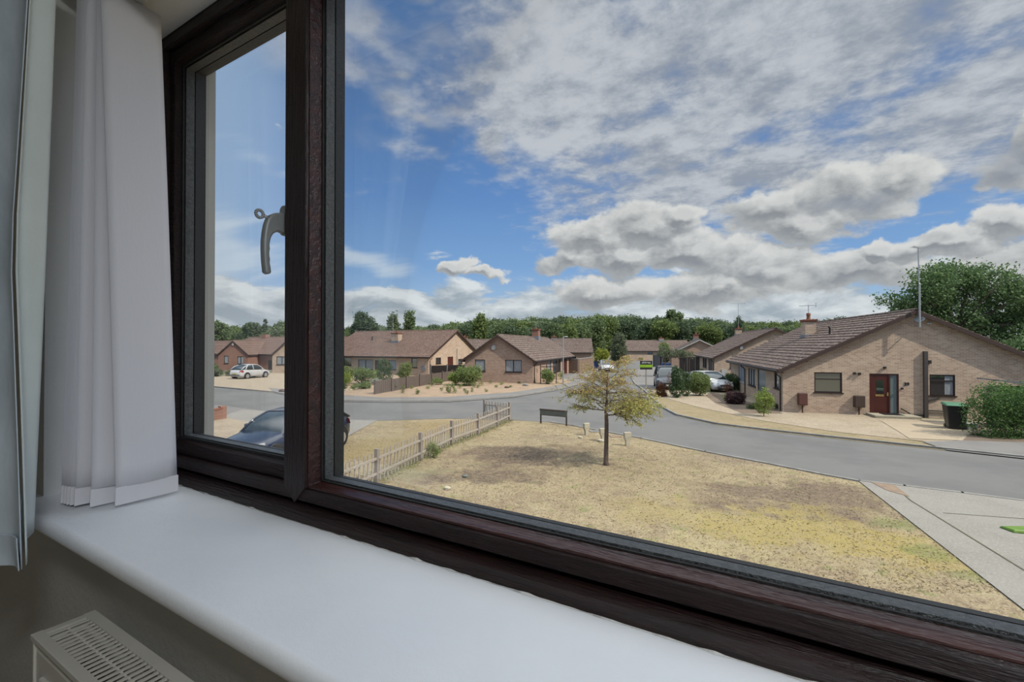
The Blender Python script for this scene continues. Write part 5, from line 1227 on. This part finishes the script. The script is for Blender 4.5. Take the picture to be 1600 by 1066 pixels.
# distant wood: five kinds, copied
rg = np.random.default_rng(7)
protos = []
for i in range(6):
    bl = []
    for k in range(7):
        a = rg.random()*6.28; rr = rg.random()*2.6; bl.append((rr*math.cos(a), rr*math.sin(a), 5.0+rg.random()*5.2, 2.2+rg.random()*1.3, 2.2+rg.random()*1.3, 1.9+rg.random()*1.6))
    bl.append((0, 0, 8.8+rg.random()*2, 2.2, 2.2, 2.2)); bl.append((0, 0, 4, 3.2, 3.2, 2.6))
    lm = ['wood', 'dark', 'wood', 'bright', 'dark', 'wood'][i]
    protos.append((bl, lm))
GL = 'trees of the wood along the horizon'
row = []
def skyline(u):
    xs = [300, 340, 400, 520, 560, 650, 700, 800, 900, 950, 1000, 1060, 1100, 1150, 1200, 1260, 1330, 1420]; ys = [509, 511, 513, 516, 512, 512, 505, 501, 499, 494, 498, 499, 500, 503, 504, 503, 500, 500]
    return float(np.interp(u, xs, ys))
pt = []
random.seed(5)
for dist, step, vo in ((205, 15, 0), (168, 17, 3), (135, 22, 7)):
    u = 292
    while u < 1400:
        uu = u+random.uniform(-4, 4)
        if not (dist < 150 and (930 < uu < 1010)): pt.append((uu, dist+random.uniform(-8, 8), skyline(uu)+vo+random.uniform(-2.5, 3.5)))
        u += step
first = {}
for i, (u, dist, v) in enumerate(pt):
    k = random.randrange(6); h = HT(v, dist); s_ = h/12.2; lab = 'broadleaf tree in the continuous wood along the horizon'
    if k not in first:
        bl, lm = protos[k]; first[k] = tree('woodland_tree', lab, DP(u, dist), bl, lm, 8500, .58, rg, (.28, 4), GL, rc=.42, limbs=4); t = first[k]
    else: t = dup(first[k], DP(u, dist))
    sx = s_*random.uniform(.95, 1.3); t.scale = (sx, sx, s_*random.uniform(.96, 1.03)); t.rotation_euler = (0, 0, random.uniform(0, 6.28))
# single trees standing out above the roofs
def crown(w, h, z0, rng, n=9, top=True):
    """blobs filling a crown of width w between z0 and z0+h"""
    bl = [(0, 0, z0+h*.5, w*.36, w*.36, h*.40)]
    for k in range(n):
        a = rng.random()*6.28; q = rng.random(); z = z0+h*(.18+.7*q); rr = w*.5*(1-abs(q-.4)*.95)*.62; bl.append((rr*math.cos(a), rr*math.sin(a), z, w*.20, w*.20, h*.16))
    return bl
def spot(lab, u, dist, vtop, wpx, lm, z0f=.3, seed=1, nl=5000, n=10, name='tree', lsz=.55, tr=.25):
    nl = int(nl*1.7); lsz *= .72
    rng = np.random.default_rng(seed); h = HT(vtop, dist); w = wpx*dist/F; z0 = h*z0f
    return tree(name, lab, DP(u, dist), crown(w, (h-z0), z0, rng, n), lm, nl, lsz, rng, (tr, h*.42), rc=.28, limbs=8)
spot('round dark tree above the left end of the long bungalow roof', 569, 96, 490, 44, 'dark', .45, 3)
spot('left one of the two slim light green trees above the long bungalow chimney', 613.5, 88, 489, 19, 'wood', .2, 4, 3500)
spot('right one of the two slim light green trees above the long bungalow roof', 639.5, 88, 489.5, 20, 'wood', .2, 5, 3500)
spot('bright green rounded tree behind the gap between the two left bungalows', 748, 92, 493, 32, 'bright', .05, 6, 5500)
spot('tall open pine standing above the wood beyond the street end', 1053, 150, 485.5, 34, 'wood', .5, 7, 3000, lsz=.8)
spot('round tree top just right of the tall aerial pole on the middle roof', 1156, 120, 497, 22, 'dark', .3, 8, 3000)
spot('broad dull green tree at the far left above the low roof', 338, 112, 502, 46, 'wood', .25, 9, 6000, lsz=.7)
spot('dark round tree above the red brick row, left of a spire-shaped conifer', 393, 118, 506, 30, 'dark', .25, 10, 4500, lsz=.7)
spot('tree with golden green top seen just left of the mullion', 432, 100, 504, 42, 'wood', .2, 11, 5000, lsz=.7)
spot('dark reddish tree beside the right edge of the mullion above a roof', 521, 90, 501, 24, 'purple', .2, 12, 3500)
spot('pale grey-green tree beyond the junction beside the clipped yellow bush', 966, 72, 524, 24, 'greygreen', .1, 13, 4500, lsz=.32)
spot('small tree beyond the brown roof right of the bend bungalow', 893, 95, 506, 20, 'bright', .1, 14, 3500)
spot('small green tree between the street-end roofs', 1038.5, 74, 538, 12, 'shrub', .05, 15, 2500, lsz=.3, tr=.1)
# spire conifer
rng = np.random.default_rng(20); hS = HT(502, 118)
tree('conifer_tree', 'narrow spire-shaped conifer above the red brick row at the left', DP(414, 118), [(0, 0, hS*f, 1.9*(1-f)+.25, 1.9*(1-f)+.25, hS*.10) for f in (.3, .4, .5, .6, .7, .8, .9, .96)], 'dark', 2500, .5, rng, (.2, hS*.7), rc=.15, limbs=0)
# big oak right
rng = np.random.default_rng(31)
def B_(u, v, ru, rv, d=52): k = d/F; return ((u-1490)*k, rng.uniform(-1.5, 1.5), HT(v, d), ru*k, ru*k*.9, rv*k)
ob = [B_(1495, 440, 42, 26), B_(1440, 448, 30, 24), B_(1405, 472, 20, 12), B_(1425, 486, 24, 12), B_(1460, 470, 34, 28), B_(1530, 450, 36, 26), B_(1560, 475, 40, 28), B_(1600, 490, 38, 26), B_(1500, 500, 60, 36), B_(1570, 520, 60, 30), B_(1640, 510, 50, 40), B_(1450, 510, 35, 25), B_(1520, 425, 22, 12), B_(1468, 428, 20, 13)]
ot = tree('oak_tree', 'large oak tree rising behind the near bungalow at the right', DP(1490, 52), ob, 'oak', 44000, .29, rng, (.5, 5.5), rc=.42, per=34, limbs=22, shell=(.45, 1.05))
ot.rotation_euler = (0, 0, TH)
spot('lower broad tree behind the right slope of the near bungalow roof', 1625, 46, 520, 120, 'oak', .2, 33, 9000, lsz=.35)
# shrubs
def shrub(lab, u, v, wpx, hpx, lm, n=2200, name='shrub', seed=None, cone=0, lsz=None, group=None, stem=True, box=False, cat='shrub', rcf=.09):
    d = DEP(v); k = d/F; w = wpx*k; h = hpx*k; sd_ = seed or int(u*13+v); rng = np.random.default_rng(sd_)
    if cone == 1: bl = [(0, 0, h*f, w*.5*(1-f)**.7*1.05, w*.5*(1-f)**.7*1.05, h*.14) for f in (.08, .2, .32, .45, .58, .7, .82)]
    elif cone == 2: bl = [(0, 0, h*.30, w*.5, w*.5, h*.30), (w*.08, 0, h*.58, w*.42, w*.42, h*.34), (-w*.1, 0, h*.72, w*.26, w*.26, h*.28)]
    else:
        bl = [(0, 0, h*.48, w*.40, w*.36, h*.44)]
        for q in range(7): a = rng.random()*6.28; r_ = w*.24; bl.append((r_*math.cos(a), r_*math.sin(a)*.8, h*(.3+.5*rng.random()), w*.2, w*.2, h*.2))
    ls = (lsz or max(.05, min(.16, w*.09)))*.74; n = int(n*1.5)
    t = tree(name, lab, GP(u, v), bl, lm, n, ls, rng, (max(.015, w*.018), h*.5) if stem else None, group, cat, rc=w*rcf*.5, per=10, limbs=5, zmin=.02)
    t.rotation_euler = (0, 0, TH); return t
shrub('broad bright green shrub bed at the left corner of the planted garden', 530, 603, 44, 20, 'lime', 2600)
shrub('leafy green shrub in front of the wide netted window of the long bungalow', 571, 600, 44, 26, 'shrub', 2600)
shrub('dark conical conifer left of the greyed board fence', 600, 597, 25, 38, 'conifer', 2600, cone=2, name='conifer_shrub')
shrub('loose green shrub between the conical conifer and the board fence', 632, 595, 26, 30, 'shrub', 2000)
shrub('pale flowering clump beside the conical conifer', 588, 602, 19, 11, 'white', 900)
shrub('tall leafy shrub behind the bright green bed at the left of the planted garden', 540, 596, 30, 24, 'shrub', 1800)
shrub('green shrub between the netted window and the conical conifer', 588, 594, 22, 18, 'lime', 1300)
shrub('spreading green plant at the front of the planted garden before the fence', 570, 608, 24, 12, 'shrub', 1200)
shrub('low brownish shrub left of the greyed fence post', 555, 610, 17, 12, 'shrub', 800)
shrub('small yellowish clump by the pale edging stones', 521, 608, 10, 8, 'yellow', 400)
shrub('round low shrub at the front of the left garden', 537, 609, 14, 11, 'shrub_dark', 700)
GQ = 'small tufts along the fence in the gravel garden'
for (u, v, w, h) in ((616, 611, 10, 14), (629, 615, 10, 15), (652, 617, 9, 11)): shrub('small upright green tuft in the gravel along the greyed board fence', u, v, w, h, 'shrub', 450, group=GQ, name='garden_tuft')
shrub('large spreading shrub against the left half of the bend bungalow gable', 733, 603, 46, 32, 'shrub', 4200)
shrub('lower left shrub joined to the large one, by the concrete fence post', 712, 602, 28, 22, 'lime', 1800)
shrub('green clump in the pinkish gravel below the large spreading shrub', 704, 615, 17, 17, 'shrub', 800)
shrub('feathery grass clump near the low end of the board fence', 683, 602, 22, 12, 'shrub', 700)
GS = 'scattered small plants in the pinkish gravel'
for (u, v, w, h, m_) in ((712, 615, 7, 9, 'lime'), (726, 612, 7, 6, 'shrub'), (737, 613, 8, 8, 'shrub'), (746, 607, 9, 6, 'shrub'), (760, 613, 8, 7, 'lime'), (775, 606, 8, 5, 'shrub'), (690, 612, 6, 8, 'shrub'), (766, 600, 9, 7, 'shrub'), (812, 600, 8, 4, 'shrub_dark'), (668, 609, 9, 6, 'lime'), (752, 603, 12, 8, 'lime'), (741, 606, 12, 10, 'shrub'), (718, 608, 12, 9, 'lime'), (697, 607, 12, 9, 'shrub'), (784, 602, 10, 5, 'lime'), (729, 617, 8, 8, 'shrub'), (643, 608, 8, 6, 'lime'), (798, 606, 7, 4, 'lime'), (675, 604, 12, 9, 'shrub')):
    shrub('small scattered plant in the pinkish gravel below the bend bungalow', u, v, w, h, m_, 260, group=GS, name='garden_plant')
# trellis climber by the bend bungalow
tr_ = thing('trellis', 'wooden garden arch holding a leafy climber at the bend bungalow corner', 'trellis', GP(856, 600), TH)
mb = MB()
for x in (-.65, -.1, .75): mb.box(x-.04, x+.04, -.04, .04, 0, 1.75 if x > -.6 else 1.95)
mb.box(-.7, .8, -.03, .03, 1.5, 1.58); mb.box(-.7, .8, -.03, .03, .9, .96); mb.build('frame', M['wood_dark'], tr_)
shrub('leafy climber on the garden arch at the bend bungalow corner', 856, 600.5, 26, 26, 'shrub', 2400, seed=77)
shrub('small yellow-green shrub by the bend bungalow porch', 876, 593, 12, 14, 'lime', 700)
shrub('clipped yellow-green topiary bush with a flat top beyond the junction', 940, 576, 30, 33, 'yellow', 3600, rcf=.05, lsz=.22)
GY = 'yellow shrubs at the street end'
for (u, v) in ((979, 564), (1001, 564), (966, 566)): shrub('small yellow shrub at the foot of the street-end bungalow', u, v, 9, 6, 'yellow', 500, group=GY)
shrub('dark green shrub at the corner of the street-end bungalow', 972, 563, 16, 17, 'shrub_dark', 1200)
# right side
shrub('rusty dead cone-shaped shrub left of the green conifers', 1033, 620, 20, 24, 'rust', 3200, cone=1, name='dead_shrub', lsz=.07)
shrub('tall rounded dark green conifer in front of the people carrier', 1057.5, 622, 24, 52, 'conifer', 6500, cone=2, name='conifer_shrub', lsz=.08, rcf=.05)
shrub('narrower conifer touching the right side of the tall rounded one', 1071, 620, 15, 42, 'conifer', 3500, cone=2, name='conifer_shrub', lsz=.08, rcf=.05)
shrub('round bushy green shrub on the gravel left of the silver-white car', 1094, 619, 38, 39, 'shrub', 6500, lsz=.10)
shrub('reddish tall shrub between the people carrier and the dead shrub', 1045, 612, 9, 36, 'rust', 700, cone=2)
shrub('dark evergreen shrub right of the silver-white car', 1144, 612, 26, 30, 'shrub_dark', 3200)
shrub('brownish shrub in front of the evergreen beside the car', 1137, 616, 16, 20, 'rust', 700)
shrub('low dark purple shrub in the brown gravel bed', 1149, 632, 34, 19, 'purple', 3400)
shrub('small green clump left of the purple shrub', 1132, 628, 9, 13, 'shrub', 500)
shrub('thin yellow-green sapling on the gravel in front of the long side wall', 1193, 652, 33, 50, 'lime', 1500, name='sapling', cat='tree', lsz=.10, rcf=.10)
shrub('low green groundcover at the foot of the sapling', 1180, 640, 34, 8, 'shrub_dark', 700)
shrub('green shrub at the near corner of the long side wall', 1212, 641, 12, 12, 'shrub_dark', 600)
shrub('small ball-shaped bush left of the dark people carrier', 1032, 592, 8, 14, 'shrub', 800)
shrub('dark bush in front of the dark closeboard fence', 1093, 592, 14, 16, 'shrub_dark', 1200)
# climber canopy over a pergola
pg = thing('pergola', 'dark pergola holding a brownish climber behind the people carrier', 'pergola', DP(1056, 50), TH)
mb = MB()
for x in (-1.4, 1.2):
    for y in (-.6, .8): mb.box(x-.05, x+.05, y-.05, y+.05, 0, 2.15)
mb.box(-1.6, 1.4, -.7, .9, 2.12, 2.2); mb.build('frame', M['wood_dark'], pg)
rng = np.random.default_rng(44)
cl = tree('climber', 'brownish green climber spreading over the pergola behind the people carrier', DP(1056, 50), [(-1.2, 0, 2.55, .8, .8, .35), (0, 0, 2.6, 1.1, .9, .4), (1.1, 0, 2.4, .8, .8, .35), (-1.4, 0, 3.0, .4, .5, .3)], 'greygreen', 2600, .14, rng, None, cat='climber', rc=.12, per=10); cl.rotation_euler = (0, 0, TH)
# left pane hedges
shrub('clipped hedge at the far left below the low roof', 320, 584, 40, 22, 'hedge', 3000)
shrub('rounded green bush in front of the clipped hedge at the far left', 321, 588, 30, 20, 'shrub', 2500)
shrub('low grey-green mound left of the white hatchback', 338, 588, 26, 11, 'greygreen', 1800)
shrub('low grey-green mound behind the tail of the white hatchback', 360, 588, 18, 10, 'greygreen', 1200)
# hedge at the right
rng = np.random.default_rng(55)
hb_ = [(x, rng.uniform(-.2, .2), z, .62, .6, .55) for x in np.arange(-.75, 4.2, .55) for z in (.45, 1.05, 1.5)]
hg = tree('hedge', 'dense dark green hedge at the right edge beside the wheelie bin', DP(1577, 17.3), hb_, 'hedge', 30000, .075, rng, (.03, .8), cat='hedge', rc=.10, per=12, zmin=.01)
hg.rotation_euler = (0, 0, TH)
# shrub on the picket fence
shrub('sprawling weedy shrub growing through the picket fence', 677, 716, 24, 27, 'shrub', 900, lsz=.045, rcf=.16)
# young tree on the lawn
yt = thing('young_tree', 'slender young tree with sparse yellow-green leaves on the dry lawn', 'tree', GP(946.5, 727), TH)
rng = np.random.default_rng(99); random.seed(99)
tb = MB(); bb = MB(); lp_ = []; lo_ = []
tb.tube([(0, 0, -.03), (.0, 0, .1), (.01, 0, .6), (.02, 0, 1.2), (.01, .01, 1.62), (.03, 0, 1.9), (.03, 0, 2.3), (.06, .02, 2.62), (.08, 0, 2.8)], [.095, .072, .062, .058, .052, .034, .024, .014, .006], 10)
def twig(p, d, L, r, lev):
    n = 5; pts = [p]; q = Vector(p); dd = Vector(d).normalized()
    for i in range(n):
        dd = (dd+Vector((random.gauss(0, .16), random.gauss(0, .16), random.gauss(.0, .10)-(.16 if lev > 0 else .12)*(i/n)))).normalized(); q = q+dd*(L/n); pts.append(q.copy())
    bb.tube(pts, [max(.0022, r*(1-.85*i/n)) for i in range(n+1)], 5, cap=False)
    if lev >= 1:
        m_ = int(L*(56 if lev == 2 else 26))
        for _ in range(m_):
            k = random.uniform(.25, 1)*n; i = min(n-1, int(k)); w_ = pts[i].lerp(pts[i+1], k-i)+Vector((random.gauss(0, .022),)*1+(random.gauss(0, .022), random.gauss(0, .018)))
            right = w_.x > .45 and w_.z < 1.95
            if random.random() < (1.0 if right else .62): (lo_ if (w_.z > 2.15 and random.random() < .5) or random.random() < .12 else lp_).append(w_)
            if right and random.random() < .8: lp_.append(w_+Vector((random.gauss(0, .04), random.gauss(0, .04), random.gauss(0, .03))))
    if lev < 2:
        for k in range((9 if lev == 0 else 6)):
            i = random.randint(1, n-1) if lev == 0 else random.randint(1, n); a = random.uniform(-1, 1)
            side = Vector((-dd.y, dd.x, random.uniform(-.3, .45)))*(1 if k % 2 else -1)
            twig(pts[i], dd*.7+side*random.uniform(.5, 1.0), L*random.uniform(.38, .62), r*.45, lev+1)
for i in range(17):
    z = 1.55+1.15*(i/16)**1.1; a = i*2.4+random.uniform(-.3, .3)
    L = (1.28-.52*(i/16))*random.uniform(.8, 1.05)
    twig((.02, 0, z), (math.cos(a), math.sin(a), .28+.5*(i/16)), L, .019-.008*i/16, 0)
for (x, z, L) in ((-1, 1.6, 1.1), (1, 1.62, 1.2), (1, 1.7, 1.2), (-1, 2.05, 1.2), (1, 1.45, 1.0), (.9, 2.1, 1.15)): twig((.02, 0, z), (x, random.uniform(-.3, .1), .12), L, .022, 0)
tb.build('trunk', M['bark'], yt, smooth=True); bb.build('branches', M['bark'], yt, smooth=True)
link('foliage', leafmesh('foliage', [tuple(v) for v in lp_], .042, rng), yt, LM['young']); link('reddish_tips', leafmesh('tips', [tuple(v) for v in lo_], .040, rng), yt, LM['young_o'])
print('young leaves', len(lp_), len(lo_))
# dry grass blades on the near lawn and along the fence
def inpoly(x, y, P):
    c = False; j = len(P)-1
    for i in range(len(P)):
        if (P[i][1] > y) != (P[j][1] > y) and x < (P[j][0]-P[i][0])*(y-P[i][1])/(P[j][1]-P[i][1]+1e-9)+P[i][0]: c = not c
        j = i
    return c
rng = np.random.default_rng(3); gp_ = []
while len(gp_) < 30000:
    d = 6.5+14.5*rng.random()**1.25; u = 500+1120*rng.random(); p = W((u-800)/720*d, d)
    if inpoly(p.x, p.y, lawn_pts): gp_.append((p.x, p.y, .012+.012*rng.random()))
tag(link('dry_grass', leafmesh('dry_grass', gp_, .055, rng, .3, .6, .18), None, leaf_mat('straw_blades', (.31, .245, .135), (.22, .165, .09), 1.2, .1)), 'dry straw-coloured grass covering the lawn in front of the window', 'grass', kind='stuff')
gq = []
for a, b in zip(path[:-2], path[1:-1]):
    for _ in range(420):
        t = rng.random(); p = a+(b-a)*t; gq.append((p.x+rng.normal()*.14, p.y+rng.normal()*.14, .02+.10*rng.random()**2))
tag(link('fence_weeds', leafmesh('fence_weeds', gq, .09, rng, 0, .6, .15), None, leaf_mat('weed_blades', (.13, .16, .05), (.22, .21, .08), 2, .2)), 'green and yellow weeds growing along the foot of the picket fence', 'weeds', kind='stuff')
